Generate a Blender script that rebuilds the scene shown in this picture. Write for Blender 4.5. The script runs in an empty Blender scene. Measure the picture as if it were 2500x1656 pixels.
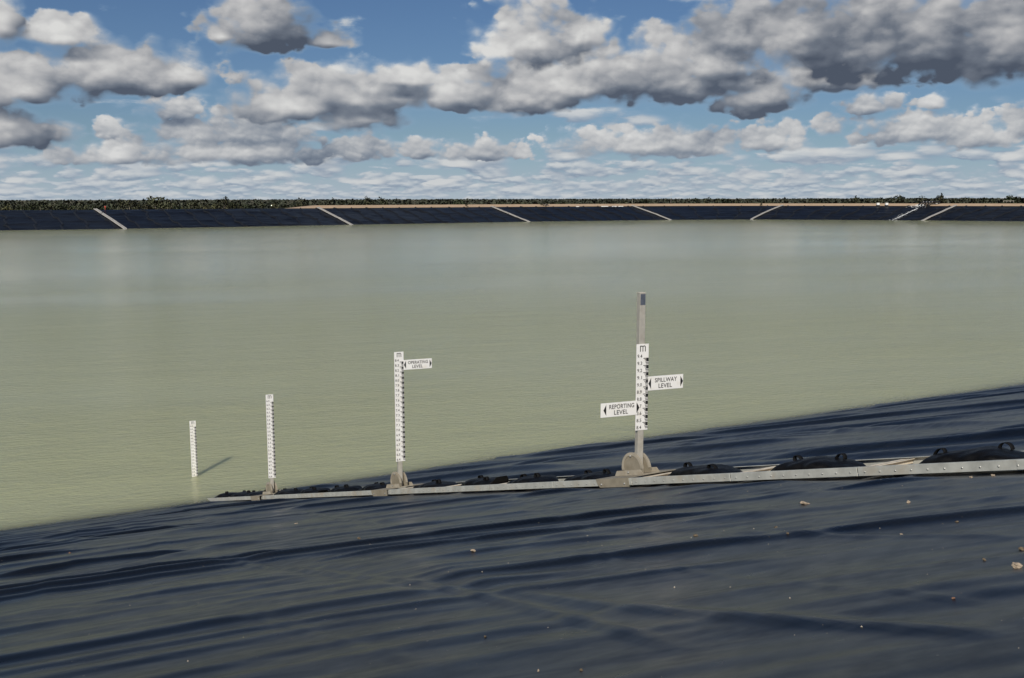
import bpy, bmesh, math, random
import numpy as np
from mathutils import Vector, Matrix

R = math.radians
scene = bpy.context.scene
col = scene.collection
random.seed(4); rng = np.random.default_rng(11)

# ------------------------------------------------------------------ camera
cam_d = bpy.data.cameras.new('camera'); cam = bpy.data.objects.new('camera', cam_d); col.objects.link(cam)
cam_d.sensor_width = 36.0; cam_d.lens = 36.0*2480/2500
cam_d.clip_start = 0.1; cam_d.clip_end = 60000
PITCH = math.atan(342/2480)
cam.matrix_world = Matrix.Translation((0, 0, 8.79)) @ Matrix.Rotation(R(90)-PITCH, 4, 'X') @ Matrix.Rotation(-0.002, 4, 'Z')
scene.camera = cam

# ------------------------------------------------------------------ sun, exposure
SUN_EL, SUN_AZ = R(36), R(191)            # azimuth of the sun, clockwise from +Y (the camera looks along +Y)
sun_dir = Vector((math.sin(SUN_AZ)*math.cos(SUN_EL), math.cos(SUN_AZ)*math.cos(SUN_EL), math.sin(SUN_EL)))
sd = bpy.data.lights.new('sun', 'SUN'); sd.energy = 4.7; sd.angle = R(0.5); sd.color = (1, 0.93, 0.82)
sun = bpy.data.objects.new('sun', sd); col.objects.link(sun)
sun.rotation_mode = 'QUATERNION'; sun.rotation_quaternion = sun_dir.to_track_quat('Z', 'Y')
scene.view_settings.view_transform = 'Standard'; scene.view_settings.look = 'None'
scene.view_settings.gamma = 1; scene.view_settings.exposure = -0.1
scene.view_settings.use_curve_mapping = False
scene.render.engine = 'CYCLES'
scene.cycles.max_bounces = 6; scene.cycles.caustics_reflective = False; scene.cycles.caustics_refractive = False
scene.cycles.use_denoising = True

# ------------------------------------------------------------------ node helpers
class NT:
    def __init__(s, tree): s.t = tree; s.n = tree.nodes; s.l = tree.links
    def put(s, sock, v):
        if v is None: return
        if isinstance(v, bpy.types.NodeSocket): s.l.new(v, sock)
        else: sock.default_value = v
    def new(s, ty, **kw):
        n = s.n.new(ty)
        for k, v in kw.items(): setattr(n, k, v)
        return n
    def m(s, op, a, b=None, c=None, clamp=False):
        n = s.new('ShaderNodeMath', operation=op, use_clamp=clamp)
        s.put(n.inputs[0], a); s.put(n.inputs[1], b)
        if c is not None: s.put(n.inputs[2], c)
        return n.outputs[0]
    def v(s, op, a, b=None, c=None):
        n = s.new('ShaderNodeVectorMath', operation=op)
        s.put(n.inputs[0], a)
        if b is not None: s.put(n.inputs[3 if op == 'SCALE' else 1], b)
        if c is not None: s.put(n.inputs[2], c)
        return n.outputs[1] if op in ('LENGTH', 'DOT_PRODUCT', 'DISTANCE') else n.outputs[0]
    def sep(s, a):
        n = s.new('ShaderNodeSeparateXYZ'); s.put(n.inputs[0], a); return n.outputs
    def comb(s, x, y, z=0.0):
        n = s.new('ShaderNodeCombineXYZ'); s.put(n.inputs[0], x); s.put(n.inputs[1], y); s.put(n.inputs[2], z); return n.outputs[0]
    def noise(s, vec, scale=1.0, detail=3.0, rough=0.5, lac=2.0, dist=0.0, colour=False):
        n = s.new('ShaderNodeTexNoise'); s.put(n.inputs['Vector'], vec); s.put(n.inputs['Scale'], scale)
        s.put(n.inputs['Detail'], detail); s.put(n.inputs['Roughness'], rough); s.put(n.inputs['Lacunarity'], lac); s.put(n.inputs['Distortion'], dist)
        return n.outputs['Color' if colour else 'Fac']
    def voro(s, vec, scale=1.0, detail=0.0, rough=0.5, feature='SMOOTH_F1', smooth=0.6):
        n = s.new('ShaderNodeTexVoronoi', feature=feature); s.put(n.inputs['Vector'], vec); s.put(n.inputs['Scale'], scale)
        s.put(n.inputs['Detail'], detail); s.put(n.inputs['Roughness'], rough)
        if feature == 'SMOOTH_F1': s.put(n.inputs['Smoothness'], smooth)
        return n.outputs['Distance']
    def step(s, x, a, b, lo=0.0, hi=1.0):
        n = s.new('ShaderNodeMapRange', interpolation_type='SMOOTHSTEP'); s.put(n.inputs[0], x)
        for i, q in zip((1, 2, 3, 4), (a, b, lo, hi)): s.put(n.inputs[i], q)
        return n.outputs[0]
    def lin(s, x, a, b, lo=0.0, hi=1.0):
        n = s.new('ShaderNodeMapRange'); n.clamp = True; s.put(n.inputs[0], x)
        for i, q in zip((1, 2, 3, 4), (a, b, lo, hi)): s.put(n.inputs[i], q)
        return n.outputs[0]
    def mix(s, f, a, b):
        n = s.new('ShaderNodeMix', data_type='RGBA'); s.put(n.inputs[0], f)
        for i, q in ((6, a), (7, b)):
            s.put(n.inputs[i], q if isinstance(q, bpy.types.NodeSocket) else (*q, 1.0))
        return n.outputs[2]
    def ramp(s, f, stops):
        n = s.new('ShaderNodeValToRGB'); e = n.color_ramp.elements
        while len(e) < len(stops): e.new(0.5)
        for q, (p, c) in zip(e, stops): q.position = p; q.color = (*c, 1.0)
        s.put(n.inputs[0], f); return n.outputs[0]

# ------------------------------------------------------------------ sky with cumulus
HERO = {'T': [(-13.22, 8.06, 3.19, 11.27), (-9.88, 8.15, 1.57, 8.99), (-15.41, 8.34, 1.04, 9.05), (18.17, 6.32, 5.28, 11.45), (25.07, 6.01, 4.43, 10.93), (21.84, 6.27, 3.3, 10.61), (15.54, 7.76, 2.71, 10.61), (-25.78, 7.72, 1.13, 10.2)], 'A': [(1.35, 7.43, 3.37, 11.12), (3.59, 8.06, 1.79, 10.17), (-0.45, 7.65, 1.68, 9.14)], 'B': [(6.97, 5.43, 7.31, 9.07), (0.9, 5.0, 3.39, 7.86), (13.54, 4.56, 2.39, 7.21), (10.69, 6.23, 3.69, 9.18), (12.16, 7.67, 3.22, 10.56), (16.66, 5.75, 3.93, 7.72), (3.38, 5.58, 5.83, 7.63)], 'L': [(-23.29, 7.71, 2.46, 9.27), (-21.49, 5.51, 5.85, 8.27), (-25.14, 4.72, 2.96, 7.38), (-17.48, 5.79, 1.85, 7.85), (-25.26, 2.81, 2.6, 4.92)], 'M': [(-8.31, 4.79, 6.4, 7.38), (-11.83, 4.43, 4.11, 6.46), (-8.33, 3.88, 3.33, 5.88), (-2.71, 5.0, 3.83, 7.22), (-6.06, 6.12, 3.12, 7.41)], 'N': [(-14.66, 2.99, 4.88, 4.87), (-17.95, 4.31, 1.64, 5.42), (-14.48, 2.08, 5.96, 3.74), (-20.68, 1.96, 3.98, 3.21)], 'S': [(-21.26, 3.18, 0.83, 4.28), (-8.25, 2.31, 1.89, 3.75), (-4.88, 2.39, 1.36, 3.5), (19.16, 4.48, 1.92, 5.52), (22.22, 4.59, 0.81, 5.32), (21.43, 2.97, 3.54, 4.62), (17.06, 3.42, 0.87, 4.71), (26.15, 3.25, 1.13, 4.78), (7.91, 2.46, 6.01, 4.11), (14.25, 2.68, 2.03, 4.06), (-0.23, 4.87, 1.58, 5.49), (24.52, 2.63, 2.07, 4.05), (-1.59, 2.28, 2.73, 3.39)]}
FOLDS = [([(11.82, 0.3), (11.19, 1.26), (11.73, 2.12), (11.83, 3.24), (11.13, 3.99)], 0.075, 0.16), ([(21.99, 0.61), (19.52, 1.53), (17.97, 2.38), (17.62, 3.55), (16.56, 5.27), (16.56, 5.94)], 0.05, 0.12), ([(15.38, 0.41), (14.19, 1.35), (14.29, 2.04), (12.69, 2.75)], 0.045, 0.12), ([(11.62, 4.22), (11.73, 5.04), (10.79, 6.03), (10.98, 6.75), (9.53, 6.59)], 0.07, 0.16), ([(10.97, 6.13), (7.79, 6.5), (6.73, 6.84), (6.01, 6.99), (4.87, 7.39)], 0.075, 0.15), ([(6.98, 4.92), (6.62, 5.3), (6.16, 5.79), (5.83, 6.15), (5.7, 6.73)], 0.05, 0.14), ([(6.58, 0.14), (6.42, 0.7), (6.26, 1.28), (6.08, 2.03), (6.24, 2.61)], 0.05, 0.14), ([(8.32, 0.19), (7.9, 0.87), (7.39, 1.58), (7.42, 2.15), (7.41, 2.68)], 0.04, 0.12), ([(8.07, 4.51), (6.77, 4.77), (6.06, 4.65), (4.65, 4.92), (3.64, 5.17), (3.38, 5.17)], 0.035, 0.05), ([(26.55, 12.75), (21.9, 15.4), (15.45, 15.04), (14.43, 17.55), (12.23, 18.42)], 0.09, 0.2), ([(18.56, 15.43), (15.78, 16.57), (12.56, 15.85), (10.22, 15.41)], 0.08, 0.18), ([(14.17, 11.32), (12.71, 11.91), (10.58, 12.43), (8.27, 12.48)], 0.06, 0.15), ([(5.98, 3.34), (5.28, 3.72), (4.48, 3.9), (3.79, 4.02), (2.85, 4.37)], 0.03, 0.16), ([(4.97, 2.92), (4.64, 3.57), (4.26, 4.18), (3.65, 4.83), (3.26, 4.98)], 0.04, 0.2), ([(3.89, 3.26), (3.48, 3.7), (3.1, 4.12), (2.79, 4.28)], 0.03, 0.2), ([(7.25, 1.49), (7.06, 2.05), (6.76, 2.57), (6.57, 3.15)], 0.03, 0.1), ([(4.23, 1.6), (3.97, 2.11), (3.71, 2.62), (3.45, 3.14)], 0.03, 0.2), ([(2.36, 3.15), (2.26, 3.25), (2.07, 3.2)], 0.06, 0.12), ([(5.44, 2.2), (5.63, 2.78), (5.47, 3.06)], 0.03, 0.08)]
SEAMS = [([(11.61, 2.09), (8.25, 2.39), (6.08, 2.6), (4.68, 2.62), (3.57, 2.52), (2.92, 2.45)], 0.024, 0.055), ([(5.21, 2.71), (4.57, 2.82), (4.0, 2.83), (3.25, 2.96), (2.7, 3.1), (2.32, 3.17), (2.07, 3.2)], 0.024, 0.09), ([(16.3, 8.59), (10.3, 5.98), (7.4, 4.85)], 0.015, 0.05), ([(11.13, 3.99), (6.81, 3.81), (4.38, 3.67), (2.95, 3.64), (2.37, 3.65)], 0.007, 0.035), ([(9.09, 1.01), (6.09, 1.5), (4.37, 1.65), (3.51, 1.68)], 0.008, 0.04), ([(18.51, 5.41), (12.76, 4.58), (10.54, 4.32)], 0.02, 0.05)]
STONES = [(2.375, 4.594, 0.029, 0.7, 0), (2.659, 5.105, 0.0171, 0.8, 1), (2.425, 8.163, 0.0408, 0.45, 0), (3.044, 7.56, 0.0189, 0.8, 0), (1.332, 7.121, 0.0194, 0.8, 1), (1.897, 7.06, 0.0148, 0.7, 1), (-0.308, 7.719, 0.0243, 0.5, 0), (0.266, 3.736, 0.0096, 0.9, 1), (-0.128, 4.5, 0.0086, 0.9, 1), (0.102, 3.801, 0.0065, 0.9, 0), (4.199, 8.619, 0.0232, 0.7, 0), (4.035, 8.68, 0.0198, 0.8, 0), (-1.599, 10.217, 0.0192, 0.7, 1), (-3.158, 14.325, 0.0329, 0.4, 0), (2.426, 6.106, 0.0153, 0.4, 0), (1.837, 6.533, 0.0123, 0.8, 1), (1.869, 4.116, 0.0078, 0.8, 2), (-6.184, 13.655, 0.02, 0.9, 2), (2.372, 4.906, 0.0103, 0.8, 1), (2.86, 6.313, 0.0132, 0.6, 1)]
WLINE = [(-148.9, 297.0), (-117.9, 311.2), (-55.9, 355.8), (5.3, 397.8), (65.2, 426.3), (87.7, 430.8), (102.0, 432.9), (164.4, 406.2), (192.9, 385.1)]
TOPS = [(-130.2, 322.3), (-65.9, 349.2), (-7.4, 385.2), (51.1, 433.2), (110.3, 416.7), (181.8, 420.2)]

world = bpy.data.worlds.new('World'); scene.world = world; world.use_nodes = True
wt = world.node_tree; wt.nodes.clear(); W = NT(wt)
nish = W.new('ShaderNodeTexSky', sky_type='NISHITA'); nish.sun_disc = False
nish.sun_elevation = SUN_EL; nish.sun_rotation = SUN_AZ; nish.air_density = 1.0; nish.dust_density = 0.0; nish.ozone_density = 3.0
bg_sky = W.new('ShaderNodeBackground'); bg_sky.inputs[1].default_value = 0.043
tint = W.new('ShaderNodeMix', data_type='RGBA', blend_type='MULTIPLY'); tint.inputs[0].default_value = 1.0
W.l.new(nish.outputs[0], tint.inputs[6]); tint.inputs[7].default_value = (0.80, 0.96, 1.22, 1); W.l.new(tint.outputs[2], bg_sky.inputs[0])
D = W.new('ShaderNodeTexCoord').outputs['Generated']
dx, dy, dz = W.sep(D)
az = W.m('MULTIPLY', W.m('ARCTAN2', dx, dy), 180/math.pi)
el = W.m('MULTIPLY', W.m('ARCSINE', dz), 180/math.pi)
P = W.comb(az, el)                                            # the sky in degrees: azimuth, elevation
UP = (-0.20, 0.5)                                             # the side the light comes from
def noise2(vec, detail, rough=0.56):
    n = W.new('ShaderNodeTexNoise', noise_dimensions='2D'); W.put(n.inputs['Vector'], vec); n.inputs['Scale'].default_value = 1.0
    n.inputs['Detail'].default_value = detail; n.inputs['Roughness'].default_value = rough; return n.outputs['Fac']
def puff2(vec, scale, detail):
    n = W.new('ShaderNodeTexVoronoi', voronoi_dimensions='2D', feature='F1'); W.put(n.inputs['Vector'], vec); n.inputs['Scale'].default_value = scale
    n.inputs['Detail'].default_value = detail; n.inputs['Roughness'].default_value = 0.5; return n.outputs['Distance']
def turb(Q, sc, seed, amp, vamp, det):
    """turbulent, puffy part of the cloud density at Q"""
    w = W.v('ADD', W.v('MULTIPLY', Q, (sc*0.8, sc*1.25, 1)), (seed*7.3, seed*3.1, 0))
    n = noise2(w, det)
    w2 = W.v('ADD', w, W.comb(W.m('MULTIPLY', n, 0.5), W.m('MULTIPLY', n, -0.35)))
    return W.m('ADD', W.m('MULTIPLY', W.m('SUBTRACT', n, 0.5), amp), W.m('MULTIPLY', W.m('SUBTRACT', 0.40, puff2(w2, 1.9, 1.6)), vamp))
def cover(Q, ells):
    """a union of flat-based domes: 1 in their hearts, 0 at their outlines"""
    acc = None
    for (cx, b, rx, t) in ells:
        b -= 0.10; h = (t-b)*1.14; rx *= 1.22; v = W.v('SUBTRACT', Q, (cx, b+h*0.22, 0))
        q = W.v('MAXIMUM', W.v('MULTIPLY', v, (1/rx, 1/(h*0.78), 0)), W.v('MULTIPLY', v, (-1/rx, -1/(h*0.34), 0)))
        L = W.v('LENGTH', q); acc = L if acc is None else W.m('SMOOTH_MIN', acc, L, 0.12)
    return W.m('MULTIPLY', W.m('SUBTRACT', 1.10, acc), 1.25)
def shade(lit, dark, mid, bright):
    return W.ramp(lit, [(0.0, dark), (0.42, mid), (0.78, bright), (1.0, tuple(min(1, c*1.12) for c in bright))])
colr = None; alpha = None
def over(al, c):
    global colr, alpha
    if colr is None: colr, alpha = c, al; return
    colr = W.mix(al, colr, c); alpha = W.m('SUBTRACT', 1.0, W.m('MULTIPLY', W.m('SUBTRACT', 1.0, alpha), W.m('SUBTRACT', 1.0, al)))
# far decks: rows of small cumulus that shrink towards the horizon, all round the sky
over(W.m('MULTIPLY', W.lin(el, 0.0, 3.6, 0.94, 0.0), W.lin(el, -0.6, -0.1)), W.mix(W.lin(el, 0.0, 2.2), (0.42, 0.50, 0.575), (0.30, 0.44, 0.60)))
for (ce, half, sx, sy, up, sd_, thr, pale) in ((0.32, 0.80, 0.75, 2.6, 0.10, 1.0, 0.30, 0.50), (0.90, 0.90, 0.46, 1.5, 0.17, 2.0, 0.33, 0.30), (1.65, 1.05, 0.32, 1.0, 0.25, 3.0, 0.35, 0.12), (2.60, 1.2, 0.19, 0.75, 0.34, 4.0, 0.40, 0.02), (4.0, 1.9, 0.16, 0.55, 0.40, 5.0, 0.475, 0.0), (8.0, 3.0, 0.20, 0.50, 0.5, 8.0, 0.62, 0.0), (14.0, 5.0, 0.12, 0.30, 0.8, 6.0, 0.53, 0.0), (34.0, 18.0, 0.05, 0.08, 2.0, 7.0, 0.50, 0.0)):
    def dk(off, det):
        q = W.comb(W.m('ADD', W.m('MULTIPLY', az, sx), sd_*13.7), W.m('MULTIPLY', W.m('ADD', el, off), sy))
        n = noise2(q, det, 0.55)
        if ce > 5: return n
        return W.m('ADD', W.m('MULTIPLY', n, 0.72), W.m('MULTIPLY', W.m('SUBTRACT', 0.78, puff2(W.v('ADD', q, W.comb(W.m('MULTIPLY', n, 0.9), W.m('MULTIPLY', n, 0.25))), 1.15, 1.0)), 0.34))
    q0, q1 = dk(0.0, 6.0), dk(up, 3.0)
    fall_ = W.m('POWER', W.m('DIVIDE', W.m('ABSOLUTE', W.m('SUBTRACT', el, ce)), half), 3.0)
    a_ = W.step(W.m('SUBTRACT', q0, W.m('ADD', W.m('MULTIPLY', fall_, 0.22), thr)), -0.02, 0.13)
    lt = W.m('ADD', W.m('MULTIPLY', W.m('SUBTRACT', q0, q1), 2.3), W.m('ADD', 0.32, W.m('MULTIPLY', W.m('SUBTRACT', q0, thr), 1.2)))
    pal = [tuple(x+(y-x)*pale for x, y in zip(p_, (0.43, 0.51, 0.59))) for p_ in ((0.20, 0.265, 0.365), (0.34, 0.40, 0.48), (0.55, 0.58, 0.61), (0.68, 0.69, 0.69))]
    over(W.m('MULTIPLY', a_, 0.92), W.ramp(lt, list(zip((0.08, 0.36, 0.70, 1.0), pal))))
big = noise2(W.v('MULTIPLY', P, (0.22, 0.34, 1)), 3.0, 0.6)
soft = W.lin(noise2(W.v('MULTIPLY', P, (0.5, 0.6, 1)), 2.0), 0.36, 0.64, 0.22, 0.85)
SETS = {}
for nm, sc, seed, amp, vamp, sh in (('a', 0.36, 5.0, 1.12, 0.45, 0.55), ('b', 0.38, 6.2, 1.12, 0.45, 0.55), ('c', 0.64, 3.4, 1.2, 0.45, 0.32)):
    SETS[nm] = (turb(P, sc, seed, amp, vamp, 8.0), turb(W.v('ADD', P, (UP[0]*sh, UP[1]*sh, 0)), sc, seed, amp, vamp, 6.0))
#        key  set  offset  dome gain  relief gain  bias  paleness
for i, (key, st_, sh, g1, g2, bias, pale) in enumerate((('S', 'c', 0.7, 0.50, 0.30, 0.58, 0.6), ('N', 'c', 0.9, 0.55, 0.30, 0.47, 0.55), ('M', 'a', 1.5, 0.62, 0.32, 0.46, 0.20), ('L', 'a', 1.7, 0.62, 0.32, 0.43, 0.08),
                                     ('B', 'b', 1.9, 0.62, 0.32, 0.41, 0.10), ('A', 'a', 1.9, 0.50, 0.34, 0.66, 0.1), ('T', 'a', 2.2, 0.62, 0.28, 0.30, 0.0))):
    t0, t1 = SETS[st_]; P1 = W.v('ADD', P, (UP[0]*sh, UP[1]*sh, 0))
    c0, c1 = cover(P, HERO[key]), cover(P1, HERO[key])
    al = W.step(W.m('ADD', c0, t0), 0.0, soft)
    lit = W.m('ADD', W.m('ADD', W.m('MULTIPLY', W.m('SUBTRACT', c0, c1), g1), W.m('MULTIPLY', W.m('SUBTRACT', t0, t1), g2)), bias)
    lit = W.m('ADD', lit, W.m('ADD', W.m('MULTIPLY', t0, 0.30), W.m('MULTIPLY', W.m('SUBTRACT', big, 0.5), 1.1 if i % 2 else -1.1)))
    pal = [tuple(x+(y-x)*pale for x, y in zip(p_, q_)) for p_, q_ in (((0.080, 0.100, 0.140), (0.20, 0.25, 0.33)), ((0.160, 0.185, 0.230), (0.31, 0.36, 0.43)), ((0.32, 0.335, 0.365), (0.43, 0.465, 0.51)), ((0.54, 0.54, 0.545), (0.57, 0.59, 0.61)), ((0.74, 0.74, 0.725), (0.71, 0.715, 0.72)))]
    over(al, W.ramp(lit, list(zip((0.02, 0.27, 0.49, 0.74, 1.0), pal))))
bg_cl = W.new('ShaderNodeBackground'); bg_cl.inputs[1].default_value = 1.0
W.l.new(colr, bg_cl.inputs[0])
mx = W.new('ShaderNodeMixShader'); W.put(mx.inputs[0], alpha)
W.l.new(bg_sky.outputs[0], mx.inputs[1]); W.l.new(bg_cl.outputs[0], mx.inputs[2])
wo = W.new('ShaderNodeOutputWorld'); W.l.new(mx.outputs[0], wo.inputs[0])
world.cycles.sampling_method = 'NONE'
#@@SKYONLY@@

# ------------------------------------------------------------------ object helpers
def tag(o, label=None, cat=None, group=None, kind=None):
    for k, q in (('label', label), ('category', cat), ('group', group), ('kind', kind)):
        if q: o[k] = q
    return o
def empty(name, loc, label, cat, group=None):
    o = bpy.data.objects.new(name, None); col.objects.link(o); o.location = loc
    return tag(o, label, cat, group)
def mesh_obj(name, me, mat=None, parent=None, loc=(0, 0, 0), smooth=False):
    o = bpy.data.objects.new(name, me); col.objects.link(o); o.location = loc
    if parent is not None: o.parent = parent
    if mat is not None and not me.materials: me.materials.append(mat)
    if smooth: me.shade_smooth()
    return o
def grid_mesh(name, V, nu, nv, wrap=False):
    """V: (nu*nv,3) array, rows of nv"""
    i = np.arange(nu-1)[:, None]*nv + np.arange(nv-1)[None, :]
    q = np.stack([i, i+nv, i+nv+1, i+1], -1).reshape(-1, 4)
    me = bpy.data.meshes.new(name)
    me.vertices.add(len(V)); me.vertices.foreach_set('co', V.astype(np.float32).ravel())
    me.loops.add(q.size); me.loops.foreach_set('vertex_index', q.astype(np.int32).ravel())
    me.polygons.add(len(q)); me.polygons.foreach_set('loop_start', np.arange(0, q.size, 4, dtype=np.int32))
    me.update(calc_edges=True); me.validate()
    return me
class MB:
    def __init__(s): s.v = []; s.f = []
    def quadstrip(s, rings, close=True, cap=False):
        n = len(rings[0]); b = len(s.v)
        for r in rings: s.v += [tuple(p) for p in r]
        for i in range(len(rings)-1):
            for j in range(n if close else n-1):
                k = (j+1) % n
                s.f.append((b+i*n+j, b+i*n+k, b+(i+1)*n+k, b+(i+1)*n+j))
        if cap:
            s.f.append(tuple(b+j for j in range(n))[::-1]); s.f.append(tuple(b+(len(rings)-1)*n+j for j in range(n)))
        return s
    def box(s, c, ax, ay, az, sx, sy, sz):
        c, ax, ay, az = map(Vector, (c, ax, ay, az)); b = len(s.v)
        for i in (-1, 1):
            for j in (-1, 1):
                for k in (-1, 1): s.v.append(tuple(c + ax*(i*sx/2) + ay*(j*sy/2) + az*(k*sz/2)))
        for f in ((0, 1, 3, 2), (4, 6, 7, 5), (0, 4, 5, 1), (2, 3, 7, 6), (0, 2, 6, 4), (1, 5, 7, 3)): s.f.append(tuple(b+q for q in f))
        return s
    def tube(s, pts, rad, n=8, cap=True):
        rings = []; pts = [Vector(p) for p in pts]
        rads = rad if isinstance(rad, (list, tuple)) else [rad]*len(pts)
        for i, p in enumerate(pts):
            d = (pts[min(i+1, len(pts)-1)]-pts[max(i-1, 0)]).normalized()
            a = d.orthogonal().normalized() if i == 0 else (a_ - d*a_.dot(d)).normalized()
            a_ = a; b = d.cross(a)
            rings.append([p + (a*math.cos(t) + b*math.sin(t))*rads[i] for t in (2*math.pi*j/n for j in range(n))])
        return s.quadstrip(rings, True, cap)
    def poly(s, pts, thick):
        """flat outline extruded by the vector thick"""
        n = len(pts); b = len(s.v); th = Vector(thick)
        s.v += [tuple(Vector(p)) for p in pts] + [tuple(Vector(p)+th) for p in pts]
        s.f.append(tuple(range(b+n-1, b-1, -1))); s.f.append(tuple(range(b+n, b+2*n)))
        for i in range(n):
            k = (i+1) % n; s.f.append((b+i, b+k, b+n+k, b+n+i))
        return s
    def mesh(s, name, bevel=0):
        me = bpy.data.meshes.new(name); me.from_pydata(s.v, [], s.f)
        bm = bmesh.new(); bm.from_mesh(me); bmesh.ops.recalc_face_normals(bm, faces=bm.faces)
        if bevel: bmesh.ops.bevel(bm, geom=bm.edges[:], offset=bevel, segments=1, affect='EDGES', profile=0.5)
        bm.to_mesh(me); bm.free(); me.update(); return me
    def build(s, name, mat, parent=None, loc=(0, 0, 0), smooth=False, bevel=0):
        return mesh_obj(name, s.mesh(name, bevel), mat, parent, loc, smooth)

def material(name):
    m = bpy.data.materials.new(name); m.use_nodes = True; t = NT(m.node_tree); t.n.clear()
    out = t.new('ShaderNodeOutputMaterial'); p = t.new('ShaderNodeBsdfPrincipled'); t.l.new(p.outputs[0], out.inputs[0])
    return m, t, p, out
def bump(t, h, dist, strength=1.0, nrm=None):
    b = t.new('ShaderNodeBump'); t.put(b.inputs['Height'], h); b.inputs['Distance'].default_value = dist; b.inputs['Strength'].default_value = strength
    if nrm is not None: t.l.new(nrm, b.inputs['Normal'])
    return b.outputs[0]
def simple(name, c, rough=0.5, metal=0.0, var=0.25, scale=6.0, bmp=0.0, dirt=None, spec=0.5):
    m, t, p, o = material(name)
    pos = t.new('ShaderNodeTexCoord').outputs['Object']; rn = t.new('ShaderNodeObjectInfo').outputs['Random']
    pos = t.v('ADD', pos, t.comb(t.m('MULTIPLY', rn, 37.0), t.m('MULTIPLY', rn, 11.0)))
    n = t.noise(pos, scale, 5, 0.6)
    cc = t.mix(t.lin(n, 0.3, 0.7), tuple(x*(1-var) for x in c), tuple(min(1, x*(1+var)) for x in c))
    if dirt: cc = t.mix(t.m('MULTIPLY', t.step(t.noise(pos, scale*0.35, 4, 0.65), 0.48, 0.72), 0.75), cc, dirt)
    t.put(p.inputs['Base Color'], cc); p.inputs['Metallic'].default_value = metal
    t.put(p.inputs['Roughness'], t.lin(n, 0.25, 0.75, max(0, rough-0.12), min(1, rough+0.12))); p.inputs['Specular IOR Level'].default_value = spec
    if bmp: t.l.new(bump(t, n, bmp), p.inputs['Normal'])
    return m

# ------------------------------------------------------------------ the lay of the land
Nn = np.array([-.488, .873]); Ee = np.array([.873, .488]); S0, N0 = 0.2648, 29.5     # downslope and contour directions; water is z = 0
d2 = np.array([-.556, .831]); c2 = np.array([.831, .556])                             # along the ballast frames, across them
G4 = np.array([1.77, 13.84])
def plane_z(n): 
    return np.where(n > -1.6, (N0-n)*S0, (N0+1.6)*S0 + np.minimum((-1.6-n)*0.03, 0.2))
# wrinkles of the membrane
def vnoise(x, y, seed):
    g = np.random.default_rng(seed).random((64, 64)); x = x % 64; y = y % 64
    i, j = np.floor(x).astype(int), np.floor(y).astype(int); u, v = x-i, y-j
    u = u*u*u*(u*(u*6-15)+10); v = v*v*v*(v*(v*6-15)+10); i2, j2 = (i+1) % 64, (j+1) % 64; i %= 64; j %= 64
    return g[i, j]*(1-u)*(1-v)+g[i2, j]*u*(1-v)+g[i, j2]*(1-u)*v+g[i2, j2]*u*v-0.5
g4n, g4e = float(G4@Nn), float(G4@Ee)
dn_, de_ = float(d2@Nn), float(d2@Ee)
def beyond(n, e): return (e-g4e)*dn_-(n-g4n)*de_                   # > 0 on the far side of the frames
def fold_dir(n, e):
    """direction of the folds, degrees from the contour towards uphill"""
    f = np.clip(9+5.2*e, 6, 35); w = np.clip(beyond(n, e)/1.5, 0, 1)
    return np.radians(f*(1-w)+60*w)
RID = []
for k in range(500):
    if k % 5 < 3:
        n0 = rng.uniform(0.8, 29)**1.0 if k % 2 else rng.uniform(0.8, 12); e0 = rng.uniform(-1.5, 8.5)
        if beyond(n0, e0) > -0.5: continue
        ln = rng.uniform(1.6, 5.5)
    else:
        n0 = rng.uniform(0.5, 30); e0 = rng.uniform(4, 46)
        if beyond(n0, e0) < 0.5: continue
        ln = rng.uniform(3.0, 10.0)
    th = float(fold_dir(n0, e0)) + rng.normal(0, np.radians(4.5 if k % 9 else 14)); big = rng.random()
    RID.append((n0, e0, -np.sin(th), np.cos(th), ln, rng.uniform(-0.03, 0.03), (0.0025+0.010*big**2.6)*(1 if k % 5 < 3 else 2.6), rng.uniform(0.035, 0.06)*(0.7+big*1.1)*(1 if k % 5 < 3 else 2.4)))
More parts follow.
